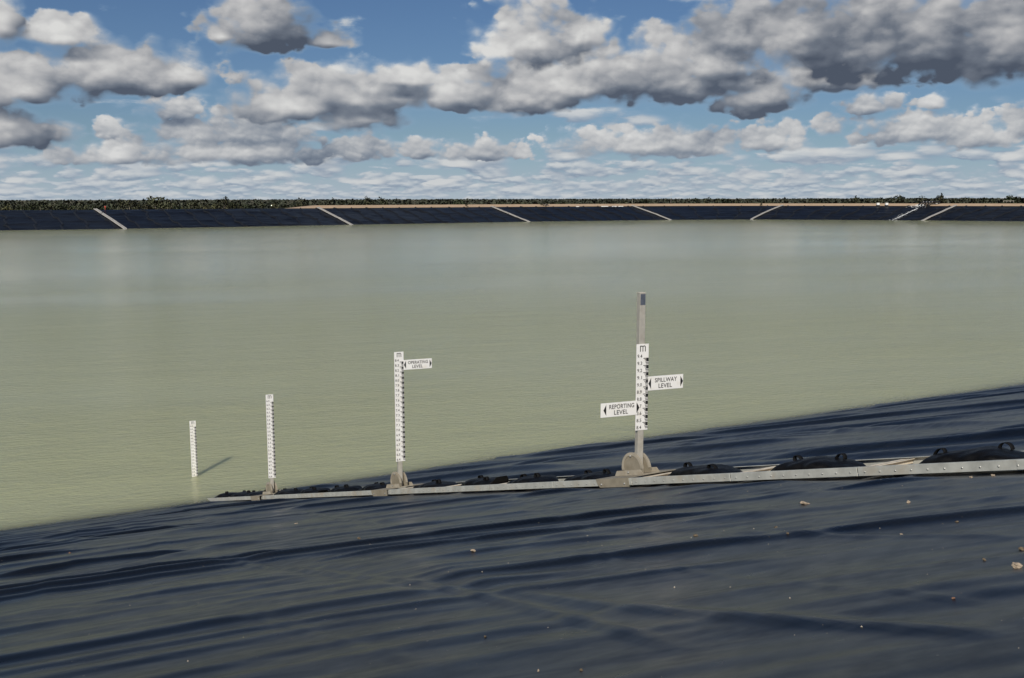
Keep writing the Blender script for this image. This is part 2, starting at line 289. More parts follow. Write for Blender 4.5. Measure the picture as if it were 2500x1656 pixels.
def wrinkle(n, e):
    """height of the folds over the bare slope, at arrays n (downslope) and e (along the contour)"""
    h = np.zeros_like(n)
    eg = np.linspace(-150, 270, 8401); T = np.cumsum(np.tan(np.radians(np.clip(9+5.2*eg, 6, 35))))*0.05; T -= np.interp(0, eg, T)
    fr = np.clip(0.5-beyond(n, e), 0, 1); bk = 1-fr
    sets = ((n+np.interp(e, eg, T), e, fr, -3.0, 44.0, 1.0), (n*0.5+e*0.866, n, bk, 6.0, 62.0, 2.0), (e-0.10*n, n*0.7, fr*0.6, -3.0, 12.0, 1.02))
    for bx, al, wt, b0, b1, sc in sets:
        if sc != 1.02: h += wt*(np.clip(0.45+0.05*n, 0.45, 1.3)*(0.075*vnoise(al*0.16+9, bx*0.5/sc+3, 1) + 0.045*vnoise(al*0.26+20, bx*1.15/sc+7, 2) + 0.016*vnoise(al*0.5+5, bx*2.6/sc+17, 3)))
        bx = bx + 0.9*vnoise(al*0.20+31, bx*0.22+8, 9) + 0.22*vnoise(al*0.45+3, bx*0.6+18, 12)
        k = b0; q = 0
        while k < b1:
            q += 1; w = (0.045+0.055*rng.random())*(1+0.018*max(0, k))*sc**0.7; A = (0.012+0.046*rng.random()**1.6)*(1+0.03*max(0, min(k, 25)))*sc**0.6
            A *= 0.92; w = max(w, 0.24 if sc == 2.0 else 0.075 if k < 10 else 0.085 if k < 20 else 0.11)
            if sc == 1.02: A = 0.008+0.022*rng.random()**1.5; w = 0.10
            m = (np.abs(bx-k) < w*5+0.35) & (wt > 0)
            if m.any():
                a_, b_, n_ = al[m], bx[m], n[m]
                gate = np.clip((vnoise(a_*0.34/sc**0.6+q*7.31, np.full_like(a_, q*3.7), 14)+0.13)*3.2, 0, 1); gate = gate*gate*(3-2*gate)
                v = b_-k-0.16*vnoise(a_*0.5+q*2.9, np.full_like(a_, q*1.3+40), 15)
                h[m] += wt[m]*A*gate*np.where(v < 0, np.exp(-(v/w)**2), np.exp(-np.abs(v/(w*2.2))**1.8))
            k += rng.uniform(0.20, 0.55)*(1+0.012*max(0, k))*sc**0.5*(2.0 if sc == 1.02 else 1)
    for (n0, e0, tn, te, ln, cv, am, wd) in RID:
        i0, i1 = np.searchsorted(NA, [n0-ln*abs(tn)-0.8, n0+ln*abs(tn)+0.8]); j0, j1 = np.searchsorted(EA, [e0-ln*abs(te)-0.8, e0+ln*abs(te)+0.8])
        if i1 <= i0 or j1 <= j0: continue
        a = (n[i0:i1, j0:j1]-n0); b = (e[i0:i1, j0:j1]-e0)
        u = a*tn+b*te; v = a*te-b*tn - cv*(u*u-ln*ln*0.3) - 0.03*np.sin(u*2.2+n0*9)
        tp = np.clip(1-(u/ln)**2, 0, 1)**1.5
        h[i0:i1, j0:j1] += am*tp*np.where(v > 0, np.exp(-(v/wd)**2), np.exp(-(v/(wd*2.2))**2))
    return h*np.where(beyond(n, e) > 0, 1.25, np.clip(0.70+0.03*n, 0.7, 1.1))
def smooth_poly(pts, m=14):
    p = np.array(pts); t = np.arange(len(p)); q = np.linspace(0, len(p)-1, (len(p)-1)*m+1)
    out = np.stack([np.interp(q, t, p[:, i]) for i in (0, 1)], 1)
    for _ in range(m): out[1:-1] = (out[:-2]+2*out[1:-1]+out[2:])/4
    return out
def add_line(h, n, e, pts, am, wd, near=1.7):
    p = smooth_poly(pts); lo, hi = p.min(0)-4*wd-0.3, p.max(0)+4*wd+0.3
    i0, i1 = np.searchsorted(NA, [lo[0], hi[0]]); j0, j1 = np.searchsorted(EA, [lo[1], hi[1]])
    a, b = n[i0:i1, j0:j1], e[i0:i1, j0:j1]; best = np.full(a.shape, 1e9); sg = np.zeros(a.shape); pos = np.zeros(a.shape)
    for k in range(len(p)-1):
        s = p[k+1]-p[k]; L = max(np.hypot(*s), 1e-6); s = s/L
        u = np.clip((a-p[k, 0])*s[0]+(b-p[k, 1])*s[1], 0, L)
        dn, de = a-p[k, 0]-s[0]*u, b-p[k, 1]-s[1]*u; dd = np.hypot(dn, de); m_ = dd < best
        best[m_] = dd[m_]; sg[m_] = (dn*s[1]-de*s[0])[m_]; pos[m_] = ((k+u/L)/(len(p)-1))[m_]
    tp = np.clip(np.minimum(pos, 1-pos)*5, 0, 1); tp = tp*tp*(3-2*tp)
    w_ = np.where(sg > 0, wd, wd*near)
    h[i0:i1, j0:j1] *= 1-0.75*tp*np.exp(-(best/(w_*3.0))**2)*min(1, am/0.03)
    h[i0:i1, j0:j1] += am*tp*np.exp(-(best/w_)**2)
NA = np.unique(np.concatenate([np.linspace(-6, 0, 24), np.arange(0, 10, 0.032), np.arange(10, 20, 0.036), np.arange(20, 31, 0.046), np.linspace(31, 38, 14)]))
EA = np.unique(np.concatenate([np.linspace(-140, -6, 40), np.arange(-6, -0.5, 0.12), np.arange(-0.5, 9.5, 0.045), np.arange(9.5, 20, 0.085), np.arange(20, 40, 0.11), np.arange(40, 50, 0.25), np.linspace(50, 260, 60)]))
nn, ee = np.meshgrid(NA, EA, indexing='ij')
hw = wrinkle(nn, ee)
for pts, am, wd in FOLDS:
    if (min(q[0] for q in pts) < 6.1 and wd > 0.06 and min(q[1] for q in pts) < 6) or am == 0.045: continue
    add_line(hw, nn, ee, pts, am*(1.25 if max(q[1] for q in pts) > 9 else 0.40 if min(q[0] for q in pts) < 6 else 0.55), wd*0.8)
for pts, am, wd in SEAMS: add_line(hw, nn, ee, pts, am, wd, 0.8)
cdist = np.abs((nn-g4n)*(-de_)+(ee-g4e)*dn_)                                         # distance from the middle line of the frames
flat = np.clip((cdist-0.42)/0.75, 0, 1); flat = flat*flat*(3-2*flat)
hw = hw*flat - 0.012*(1-flat)
hw *= np.clip((nn+3)/3, 0, 1)*(1-0.50*np.clip((nn-27)/2.2, 0, 1))
edge = 0.10*vnoise(ee*0.9+5, nn*0+2.5, 21)*np.exp(-((nn-N0)/1.2)**2)
zz = plane_z(nn)+hw+edge
def slope_h(x, y):
    n = x*Nn[0]+y*Nn[1]; e = x*Ee[0]+y*Ee[1]
    i = np.clip(np.searchsorted(NA, n)-1, 0, len(NA)-2); j = np.clip(np.searchsorted(EA, e)-1, 0, len(EA)-2)
    u = (n-NA[i])/(NA[i+1]-NA[i]); v = (e-EA[j])/(EA[j+1]-EA[j])
    return zz[i, j]*(1-u)*(1-v)+zz[i+1, j]*u*(1-v)+zz[i, j+1]*(1-u)*v+zz[i+1, j+1]*u*v

# liner material
ml, t, p, o = material('black_membrane')
pos = t.new('ShaderNodeTexCoord').outputs['Object']
ne_ = t.comb(t.v('DOT_PRODUCT', pos, (-.488, .873, 0)), t.v('DOT_PRODUCT', pos, (.873, .488, 0)))
ne_s = t.v('MULTIPLY', ne_, (1.0, 0.45, 1))
n1 = t.noise(ne_s, 1.1, 6, 0.62); n2 = t.noise(ne_s, 9.0, 4, 0.6); n3 = t.noise(ne_, 240.0, 2, 0.6)
dust = t.step(t.m('ADD', t.m('MULTIPLY', n1, 0.7), t.m('MULTIPLY', n2, 0.3)), 0.45, 0.70)
basec = t.mix(dust, (0.0034, 0.0052, 0.0090), (0.0080, 0.0100, 0.0140))
vor = t.new('ShaderNodeTexVoronoi', feature='F1'); t.put(vor.inputs['Vector'], ne_); vor.inputs['Scale'].default_value = 13
fleck = t.m('MULTIPLY', t.m('LESS_THAN', vor.outputs['Distance'], 0.075), t.m('GREATER_THAN', t.sep(vor.outputs['Color'])[0], 0.86))
scr = t.m('MULTIPLY', t.step(t.noise(t.v('MULTIPLY', ne_, (40, 5, 1)), 1.0, 3, 0.7), 0.70, 0.78), t.step(n1, 0.5, 0.65))
basec = t.mix(t.m('MULTIPLY', t.m('MAXIMUM', fleck, t.m('MULTIPLY', scr, 0.22)), 0.55), basec, (0.25, 0.23, 0.2))
t.put(p.inputs['Base Color'], basec)
t.put(p.inputs['Roughness'], t.m('ADD', t.lin(n2, 0.3, 0.7, 0.27, 0.34), t.m('MULTIPLY', dust, 0.08)))
p.inputs['Specular IOR Level'].default_value = 0.33
xn, xe, _z = t.sep(ne_)
rot = t.comb(t.m('SUBTRACT', t.m('MULTIPLY', xe, 0.906), t.m('MULTIPLY', xn, 0.423)), t.m('ADD', t.m('MULTIPLY', xe, 0.423), t.m('MULTIPLY', xn, 0.906)))
crease = t.noise(t.v('MULTIPLY', rot, (0.45, 3.6, 1)), 1.0, 2, 0.5, dist=0.3)
hb = t.m('ADD', t.m('MULTIPLY', crease, 1.2), t.m('ADD', t.m('MULTIPLY', t.noise(ne_s, 4.5, 2, 0.45), 0.5), t.m('MULTIPLY', n3, 0.003)))
t.l.new(bump(t, hb, 0.009, 0.8), p.inputs['Normal'])
xy = nn[..., None]*Nn+ee[..., None]*Ee
mesh = grid_mesh('slope_liner', np.concatenate([xy, zz[..., None]], -1).reshape(-1, 3), len(NA), len(EA))
if mesh.polygons[0].normal.z < 0: mesh.flip_normals()
tag(mesh_obj('slope_liner', mesh, ml, smooth=True), 'wrinkled black membrane lining the near slope of the reservoir', kind='structure')

# ground far around
mg, t, p, o = material('dry_ground')
pos = t.new('ShaderNodeTexCoord').outputs['Object']
t.put(p.inputs['Base Color'], t.mix(t.noise(pos, 0.02, 6, 0.6), (0.055, 0.06, 0.03), (0.16, 0.13, 0.075))); p.inputs['Roughness'].default_value = 0.95
gm = MB(); gm.v = [(-30000, -30000, -1.2), (30000, -30000, -1.2), (30000, 30000, -1.2), (-30000, 30000, -1.2)]; gm.f = [(0, 1, 2, 3)]
tag(gm.build('ground', mg), 'dry flat bushland ground around the reservoir', kind='structure')

# far embankment: waterline points and outward normals
wl = np.array(WLINE)
left_dir = (wl[4]-wl[0])/np.linalg.norm(wl[4]-wl[0])
pts = [wl[0]-left_dir*420]+list(wl)+[wl[-1]+np.array([.80, -.60])*260]
nl = np.array([-.576, .817]); nr = np.array([.86, .51])
nrm = [nl, nl, nl, nl, nl, nl*0.9+np.array([0, .1]), np.array([.12, .99]), np.array([.52, .85]), nr, nr, nr]
pts = np.array(pts); nrm = np.array(nrm)
L = np.concatenate([[0], np.cumsum(np.linalg.norm(np.diff(pts, axis=0), axis=1))])
sv = np.arange(0, L[-1], 1.0)
bw = np.stack([np.interp(sv, L, pts[:, i]) for i in (0, 1)], 1); bn = np.stack([np.interp(sv, L, nrm[:, i]) for i in (0, 1)], 1)
for _ in range(120):
    bw[1:-1] = (bw[:-2]+2*bw[1:-1]+bw[2:])/4; bn[1:-1] = (bn[:-2]+2*bn[1:-1]+bn[2:])/4
bn /= np.linalg.norm(bn, axis=1)[:, None]
ZC = 5.6; RUN = 21.5
def bank_s(q):                       # nearest station on the far waterline
    return int(np.argmin(np.hypot(bw[:, 0]-q[0], bw[:, 1]-q[1])))
vv = np.linspace(-0.18, 1.0, 48)
su, vu = np.meshgrid(sv, vv, indexing='ij')
bx = bw[:, None, :]+bn[:, None, :]*(vu*RUN)[..., None]
hz = 0.26*vnoise(su*0.13+3, vu*3.0+1, 31)+0.20*vnoise(su*0.4, vu*9.0, 32)
for k in range(700):
    s0 = rng.uniform(0, sv[-1]); v0 = rng.uniform(0, 1); ln = rng.uniform(6, 24); i0, i1 = int(max(0, s0-ln)), int(min(len(sv), s0+ln))
    if i1-i0 < 3: continue
    a = su[i0:i1]-s0; b = (vu[i0:i1]-v0)*RUN-a*rng.uniform(-0.16, 0.16)
    hz[i0:i1] += rng.uniform(0.05, 0.16)*np.clip(1-(a/ln)**2, 0, 1)*np.exp(-(b/rng.uniform(0.3, 0.6))**2)
bz = vu*ZC+hz*np.clip((1-vu)*8, 0, 1)
mf, t, p, o = material('far_membrane')
pos = t.new('ShaderNodeTexCoord').outputs['Object']
n1 = t.noise(pos, 0.12, 5, 0.6)
t.put(p.inputs['Base Color'], t.mix(t.step(n1, 0.4, 0.7), (0.0045, 0.0055, 0.0085), (0.0085, 0.0095, 0.0120)))
p.inputs['Roughness'].default_value = 0.42; p.inputs['Specular IOR Level'].default_value = 0.3
t.l.new(bump(t, t.noise(pos, 0.7, 3, 0.5), 0.16, 0.7), p.inputs['Normal'])
bm_ = grid_mesh('bank_liner', np.concatenate([bx, bz[..., None]], -1).reshape(-1, 3), len(sv), len(vv))
if bm_.polygons[0].normal.z < 0: bm_.flip_normals()
bank = tag(mesh_obj('bank_liner', bm_, mf, smooth=True), 'black membrane lining the far bank across the water', kind='structure')
# welded seams running down the far membrane, one tent-shaped strip each
ms = simple('weld', (0.008, 0.009, 0.011), 0.5, var=0.2)
seam_me = None
def bank_pt(i, v, up=0.0):
    i = int(np.clip(i, 0, len(sv)-1)); q = bw[i]+bn[i]*(v*RUN)
    j = int(np.clip(np.searchsorted(vv, v), 0, len(vv)-1))
    return Vector((q[0], q[1], float(bz[i, j])+up))
k = 150.0
while k < sv[-1]-120:
    m = MB(); rings = []
    tan = Vector((*((bw[int(k)+1]-bw[int(k)])), 0)).normalized()
    for v in np.linspace(-0.05, 0.985, 16):
        c = bank_pt(k + 0.6*math.sin(v*9+k), v)
        rings.append([c-tan*0.34+Vector((0, 0, -0.06)), c+Vector((0, 0, 0.30)), c+tan*0.34+Vector((0, 0, -0.06))])
    m.quadstrip(rings, False); m.build('weld_seam', ms, bank, smooth=True)
    k += random.uniform(6.4, 7.6)

# sand embankment behind the far crest
mt, t, p, o = material('sand_bank')
pos = t.new('ShaderNodeTexCoord').outputs['Object']
t.put(p.inputs['Base Color'], t.mix(t.noise(pos, 0.35, 6, 0.65), (0.33, 0.235, 0.15), (0.50, 0.37, 0.25))); p.inputs['Roughness'].default_value = 0.95
t.l.new(bump(t, t.noise(pos, 1.5, 5, 0.6), 0.2), p.inputs['Normal'])
i_b = bank_s(wl[2])-14
rows = []
for i in range(0, len(sv), 3):
    rise = 0.95*min(1, max(0, (i-i_b)/14.0)); w_ = 0.15*math.sin(i*0.05)+random.uniform(-.06, .06)
    sec = [(RUN-0.4, ZC-0.02-0.3*(1-rise/0.95)), (RUN+0.3, ZC+0.03-0.3*(1-rise/0.95)), (RUN+2.6, ZC+0.02+(rise+w_*0.4)*0.9-0.4*(1-rise/0.95)), (RUN+3.4, ZC+0.02+rise-0.4*(1-rise/0.95)), (RUN+10, ZC+0.02+rise-0.4*(1-rise/0.95)), (RUN+36, -1.3)]
    rows.append([(*(bw[i]+bn[i]*a), z) for a, z in sec])
V = np.array(rows).reshape(-1, 3)
em = grid_mesh('embankment', V, len(rows), 6)
if em.polygons[0].normal.z < 0: em.flip_normals()
tag(mesh_obj('embankment', em, mt, smooth=False), 'pale sandy embankment and track along the far crest', kind='structure')

# ------------------------------------------------------------------ water
mw = bpy.data.materials.new('turbid_water'); mw.use_nodes = True; t = NT(mw.node_tree); t.n.clear()
out = t.new('ShaderNodeOutputMaterial'); p = t.new('ShaderNodeBsdfPrincipled'); p.subsurface_method = 'BURLEY'
p.inputs['Subsurface Weight'].default_value = 0.85; p.inputs['Subsurface Radius'].default_value = (0.5, 0.55, 0.45); p.inputs['Subsurface Scale'].default_value = 1.3
pos = t.new('ShaderNodeNewGeometry').outputs['Position']
px_, py_, pz_ = t.sep(pos)
ca, sa = math.cos(R(17)), math.sin(R(17))
wu = t.m('ADD', t.m('MULTIPLY', px_, ca), t.m('MULTIPLY', py_, sa)); wv = t.m('SUBTRACT', t.m('MULTIPLY', py_, ca), t.m('MULTIPLY', px_, sa))
cw = t.comb(wu, wv)
nA = t.noise(t.v('MULTIPLY', cw, (1.5, 3.9, 1)), 1.0, 3, 0.6, dist=0.35)
nB = t.noise(t.v('MULTIPLY', cw, (5.0, 10.0, 1)), 1.0, 3, 0.6, dist=0.2)
nC = t.noise(t.v('MULTIPLY', cw, (0.20, 0.55, 1)), 1.0, 2, 0.5)
patch = t.noise(t.v('MULTIPLY', cw, (0.035, 0.06, 1)), 1.0, 3, 0.5)
hgt = t.m('ADD', t.m('ADD', nA, t.m('MULTIPLY', nB, 0.55)), t.m('MULTIPLY', nC, 1.1))
nd0 = t.v('DOT_PRODUCT', pos, (-.488, .873, 0))
wind = t.noise(t.v('MULTIPLY', cw, (0.006, 0.022, 1)), 1.0, 4, 0.6)
hgt = t.m('MULTIPLY', hgt, t.m('MULTIPLY', t.lin(patch, 0.3, 0.7, 0.75, 1.25), t.m('MULTIPLY', t.lin(nd0, 40.0, 135.0, 1.0, 0.16), t.lin(wind, 0.38, 0.62, 0.35, 1.3))))
nrmw = bump(t, hgt, 0.095, 1.0)
nd = t.v('DOT_PRODUCT', pos, (-.488, .873, 0))
depth = t.m('ADD', t.m('MULTIPLY', t.m('SUBTRACT', nd, N0), S0), t.m('MULTIPLY', t.m('SUBTRACT', nA, 0.5), 0.08))
murk = t.m('SUBTRACT', 1.0, t.m('EXPONENT', t.m('MULTIPLY', t.m('MAXIMUM', depth, 0.0), -8.0)))
patch2 = t.noise(t.v('MULTIPLY', cw, (0.010, 0.03, 1)), 1.0, 4, 0.55)
t.put(p.inputs['Base Color'], t.mix(patch2, (0.345, 0.36, 0.178), (0.385, 0.40, 0.25)))
p.inputs['Roughness'].default_value = 0.12; p.inputs['IOR'].default_value = 1.333
t.l.new(nrmw, p.inputs['Normal'])
tr = t.new('ShaderNodeBsdfTransparent'); gl = t.new('ShaderNodeBsdfGlossy'); gl.inputs['Roughness'].default_value = 0.13
t.l.new(nrmw, gl.inputs['Normal']); tr.inputs[0].default_value = (0.75, 0.9, 0.95, 1)
fr = t.new('ShaderNodeFresnel'); fr.inputs[0].default_value = 1.333; t.l.new(nrmw, fr.inputs[1])
m1 = t.new('ShaderNodeMixShader'); t.l.new(fr.outputs[0], m1.inputs[0]); t.l.new(tr.outputs[0], m1.inputs[1]); t.l.new(gl.outputs[0], m1.inputs[2])
m2 = t.new('ShaderNodeMixShader'); t.put(m2.inputs[0], murk); t.l.new(m1.outputs[0], m2.inputs[1]); t.l.new(p.outputs[0], m2.inputs[2])
t.l.new(m2.outputs[0], out.inputs[0])
# one sheet between the near waterline and a line inside the far bank
wm = MB(); k_ = np.arange(0, len(sv), 12)
near = [(N0-2.5)*Nn+e*Ee for e in np.linspace(-330, 300, len(k_))]
wm.v = [(*q, 0.0) for q in near]+[(*(bw[i]+bn[i]*5.0), 0.0) for i in k_]
n_ = len(k_); wm.f = [(i, i+1, n_+i+1, n_+i) for i in range(n_-1)]
me = wm.mesh('water')
if me.polygons[0].normal.z < 0: me.flip_normals()
tag(mesh_obj('water', me, mw), 'rippled green turbid water of the reservoir', kind='structure')

# ------------------------------------------------------------------ materials of the things
M_galv = simple('galvanised_steel', (0.43, 0.44, 0.41), 0.5, 0.15, var=0.16, scale=7, dirt=(0.42, 0.37, 0.29))
M_dull = simple('dusty_steel', (0.27, 0.24, 0.185), 0.62, 0.1, var=0.14, scale=9, dirt=(0.20, 0.165, 0.11))
M_pale = simple('pale_steel', (0.62, 0.56, 0.46), 0.5, 0.05, var=0.15, scale=8, dirt=(0.40, 0.33, 0.24))
M_mid = simple('weathered_steel', (0.36, 0.325, 0.26), 0.6, 0.05, var=0.15, scale=9, dirt=(0.26, 0.21, 0.145))
M_post = simple('post_steel', (0.47, 0.45, 0.40), 0.5, 0.3, var=0.12, scale=12, dirt=(0.40, 0.36, 0.30))
M_grey = simple('zinc_patch', (0.13, 0.15, 0.19), 0.45, 0.4, var=0.2, scale=30)
M_white = simple('white_enamel', (0.80, 0.80, 0.785), 0.35, 0.0, var=0.03, scale=15, dirt=(0.72, 0.70, 0.64))
M_ink = simple('black_print', (0.012, 0.012, 0.013), 0.5, var=0.1)
M_bolt = simple('bolt_zinc', (0.5, 0.5, 0.48), 0.35, 0.7, var=0.1)
M_bag = simple('black_bag_fabric', (0.004, 0.004, 0.0045), 0.5, 0.0, var=0.4, scale=12, bmp=0.01, spec=0.16)
M_strap = simple('black_webbing', (0.004, 0.004, 0.0045), 0.8, spec=0.2, var=0.3, scale=40)
M_far = simple('pale_ballast', (0.33, 0.32, 0.305), 0.7, var=0.25, scale=1.2)
M_farrail = simple('pale_ballast_rail', (0.45, 0.43, 0.40), 0.6, var=0.15, scale=1.5)

# ------------------------------------------------------------------ ballast frames running down the slope
SL = S0*float(d2@Nn)                                            # fall per metre along the frames
dv = Vector((d2[0], d2[1], -SL)).normalized(); cv = Vector((c2[0], c2[1], -S0*float(c2@Nn))).normalized(); nv = dv.cross(cv).normalized()
if nv.z < 0: nv = -nv
def fp(t, c=0.0, up=0.0):
    q = G4+d2*t+c2*c; return Vector((q[0], q[1], float((N0-q@Nn)*S0)+up))
HWID = 0.45
rail_path = empty('ballast_ladder', fp(0), 'long galvanised ladder frame with bolted side rails running down the black slope into the water', 'ladder frame')
o0 = fp(0)
PL = 1.79
J = [-0.40+PL*k for k in range(-5, 12)]
sl = math.sqrt(1+SL*SL)
def rail_mesh(side):
    m = MB(); Lp = (PL*sl-0.012)
    y = side*HWID
    m.box(nv*0.066+cv*y, dv, cv, nv, Lp, 0.006, 0.088)                                        # upright web
    m.box(nv*0.1115+cv*(y-side*0.030), dv, cv, nv, Lp, 0.056, 0.005)                          # flange folded inwards
    m.box(nv*0.066+cv*(y+side*0.0046)+dv*(-Lp/2+0.05), dv, cv, nv, 0.10, 0.003, 0.084)        # joint plate
    return m.mesh('side_rail', 0.0012)
rm = {s: rail_mesh(s) for s in (-1, 1)}
bolt_me = None
bb = bmesh.new(); bmesh.ops.create_uvsphere(bb, u_segments=8, v_segments=5, radius=0.010); bolt_me = bpy.data.meshes.new('bolt'); bb.to_mesh(bolt_me); bb.free(); bolt_me.materials.append(M_bolt)
cross = MB(); cross.box(nv*0.095, cv, dv, nv, HWID*2-0.02, 0.055, 0.006).box(nv*0.070+dv*0.025, cv, dv, nv, HWID*2-0.02, 0.005, 0.05)
cross_me = cross.mesh('cross_bar', 0.001); cross_me.materials.append(M_pale)
tray = MB(); tray.box(nv*0.016, dv, cv, nv, 0.36, HWID*2-0.03, 0.004); tray_me = tray.mesh('tray_plate'); tray_me.materials.append(M_pale)
for i, j in enumerate(J[:-1]):
    mid = fp(j+PL/2)-o0
    for s in (-1, 1):
        r = mesh_obj('side_rail', rm[s], M_galv, rail_path, mid)
        if s == -1:
            for q in range(10):
                b = bpy.data.objects.new('bolt', bolt_me); col.objects.link(b); b.parent = r
                b.location = dv*((-0.45+0.1*q)*PL*sl)+cv*(-HWID-0.004)+nv*0.062; b.scale = (1, 1, 1)
    for off in (0.055, PL-0.055):
        b = bpy.data.objects.new('cross_bar', cross_me); col.objects.link(b); b.parent = rail_path; b.location = fp(j+off)-o0
    for off in (0.22, PL-0.22):
        b = bpy.data.objects.new('tray_plate', tray_me); col.objects.link(b); b.parent = rail_path; b.location = fp(j+off)-o0

# ------------------------------------------------------------------ staff gauges
FONT = {}
def glyph(txt, size, bold=0.0, xs=1.0):
    """flat outline mesh of a text: centred vertices (x, y) and faces"""
    key = (txt, size, bold, xs)
    if key in FONT: return FONT[key]
    cu = bpy.data.curves.new('print', 'FONT'); cu.body = txt; cu.size = size; cu.offset = bold; cu.resolution_u = 3
    cu.space_character = 1.05
    o = bpy.data.objects.new('print', cu); me = bpy.data.meshes.new_from_object(o)
    v = [(w.co.x*xs, w.co.y) for w in me.vertices]; f = [tuple(q.vertices) for q in me.polygons]
    bpy.data.objects.remove(o); bpy.data.curves.remove(cu); bpy.data.meshes.remove(me)
    xa = [a for a, b in v]; ya = [b for a, b in v]; cx, cy = (min(xa)+max(xa))/2, (min(ya)+max(ya))/2
    FONT[key] = ([(a-cx, b-cy) for a, b in v], f, max(xa)-min(xa), max(ya)-min(ya)); return FONT[key]
YAW = R(22.2)
u = Vector((math.cos(YAW), math.sin(YAW), 0)); fr_ = Vector((math.sin(YAW), -math.cos(YAW), 0)); Z = Vector((0, 0, 1))
def put_text(m, txt, cx, cz, height, y, bold=0.0, width=None, xs=1.0):
    v, f, w, h = glyph(txt, 1.0, bold/height, xs)
    k = height/h; kx = k if width is None else width/w
    b = len(m.v); m.v += [tuple(u*(cx+x*kx)+Z*(cz+yy*k)+fr_*y) for x, yy in v]; m.f += [tuple(b+q for q in g) for g in f]
def put_rect(m, x0, x1, z0, z1, y):
    b = len(m.v); m.v += [tuple(u*x+Z*z+fr_*y) for x, z in ((x0, z0), (x1, z0), (x1, z1), (x0, z1))]; m.f.append((b, b+1, b+2, b+3))
PW = 0.088; BW = 0.19; BY = PW/2+0.006
DAT = 2.78
def tall(loc, top_mark, bot_mark, extra, lab, base_c=0.0):
    g = empty('staff_gauge', loc, lab, 'water gauge', 'staff gauges standing along the ballast frame')
    z0 = loc[2]; zb, zt = bot_mark-DAT-z0-0.012, top_mark-DAT-z0+0.195
    ptop = zt+extra
    m = MB(); m.box(Z*((ptop+0.12)/2), u, fr_, Z, PW, PW, ptop-0.12); post = m.build('post', M_post, g, bevel=0.004)
    if extra > 0.3:
        m = MB(); m.box(Z*(ptop-0.088)+fr_*(PW/2+0.0015), u, fr_, Z, PW-0.012, 0.002, 0.150); m.build('bare_patch', M_grey, post)
        m = MB(); m.box(Z*(ptop+0.003), u, fr_, Z, PW+0.004, PW+0.004, 0.006); m.build('post_cap', M_pale, post)
    m = MB(); m.box(Z*((zt+zb)/2)+fr_*(BY-0.002)+u*0.005, u, fr_, Z, BW, 0.005, zt-zb); bd = m.build('gauge_board', M_white, g, bevel=0.001)
    y = BY+0.0025; xl, xr = 0.005-BW/2, 0.005+BW/2
    m = MB(); sw, hm, sp3 = 0.0125, 0.084, 0.0385; zl = zt-0.105
    for q in (-1, 0, 1): put_rect(m, 0.008+q*sp3-sw/2, 0.008+q*sp3+sw/2, zl, zl+hm-(0.0 if q == -1 else 0.024), y)
    for q in (-0.5, 0.5):                                            # the two rounded arches of the letter
        ro = (sp3+sw)/2; aa = np.linspace(0, math.pi*0.86, 10); b0 = len(m.v)
        for a in aa:
            for r_ in (ro, ro-sw): m.v.append(tuple(u*(0.008+q*sp3+r_*math.cos(a))+Z*(zl+hm-0.0245+r_*math.sin(a)*0.95)+fr_*(y+0.0002)))
        m.f += [(b0+2*k2, b0+2*k2+1, b0+2*k2+3, b0+2*k2+2) for k2 in range(len(aa)-1)]
    m.build('unit_letter', M_ink, bd)
    nm = MB(); tk = MB()
    k = int(round(top_mark*10))
    while k >= int(round(bot_mark*10)):
        z = k/10-DAT-z0
        put_text(nm, '%.1f' % (k/10), xl+0.052, z+0.028, 0.048, y, 0.0006, 0.074)
        if k > int(round(bot_mark*10)) or True:
            zz_ = z-0.1 if k > int(round(bot_mark*10)) else None
            if zz_ is not None:
                w = BW
                put_rect(tk, xr-0.43*w, xr-0.19*w, z-0.010, z, y); put_rect(tk, xr-0.19*w, xr, z-0.050, z, y)
                put_rect(tk, xr-0.33*w, xr-0.19*w, z-0.030, z-0.020, y); put_rect(tk, xr-0.27*w, xr-0.19*w, z-0.050, z-0.040, y)
                put_rect(tk, xr-0.25*w, xr, z-0.070, z-0.060, y); put_rect(tk, xr-0.22*w, xr, z-0.090, z-0.080, y)
        k -= 1
    nm.build('numerals', M_ink, bd); tk.build('tick_marks', M_ink, bd)
    # base: mounting plate folded over the frame, channel, two round-topped hinge plates
    ox = cv*base_c
    m = MB(); m.box(nv*0.121+ox*0, dv, cv, nv, 0.72, HWID*2+0.03, 0.006); mp = m.build('mounting_plate', M_dull, g, bevel=0.001)
    m = MB(); m.poly([cv*(-HWID-0.016)+dv*a+nv*b for a, b in ((-0.36, 0.119), (0.36, 0.119), (0.33, 0.04), (0.28, 0.002), (-0.36, 0.002))], cv*0.005); m.build('side_flap', M_dull, mp)
    m = MB(); m.poly([cv*(HWID+0.010)+dv*a+nv*b for a, b in ((-0.36, 0.119), (0.36, 0.119), (0.28, 0.002), (-0.36, 0.002))], cv*0.005); m.build('side_flap', M_dull, mp)
    for a in (-0.27, 0.24):
        b = bpy.data.objects.new('bolt', bolt_me); col.objects.link(b); b.parent = mp; b.location = cv*(-HWID-0.018)+dv*a+nv*0.045; b.scale = (1.5, 1.5, 1.5)
    m = MB(); m.box(nv*0.128, dv, cv, nv, 0.62, 0.30, 0.008)
    for s in (-1, 1): m.poly([cv*(s*0.15)+dv*a+nv*b for a, b in ((-0.31, 0.132), (0.31, 0.132), (0.26, 0.195), (-0.26, 0.195))], cv*(-s*0.006))
    ch = m.build('base_channel', M_mid, g, bevel=0.0008)
    b = bpy.data.objects.new('bolt', bolt_me); col.objects.link(b); b.parent = ch; b.location = cv*(-0.155)+nv*0.165; b.scale = (1.6, 1.6, 1.6)
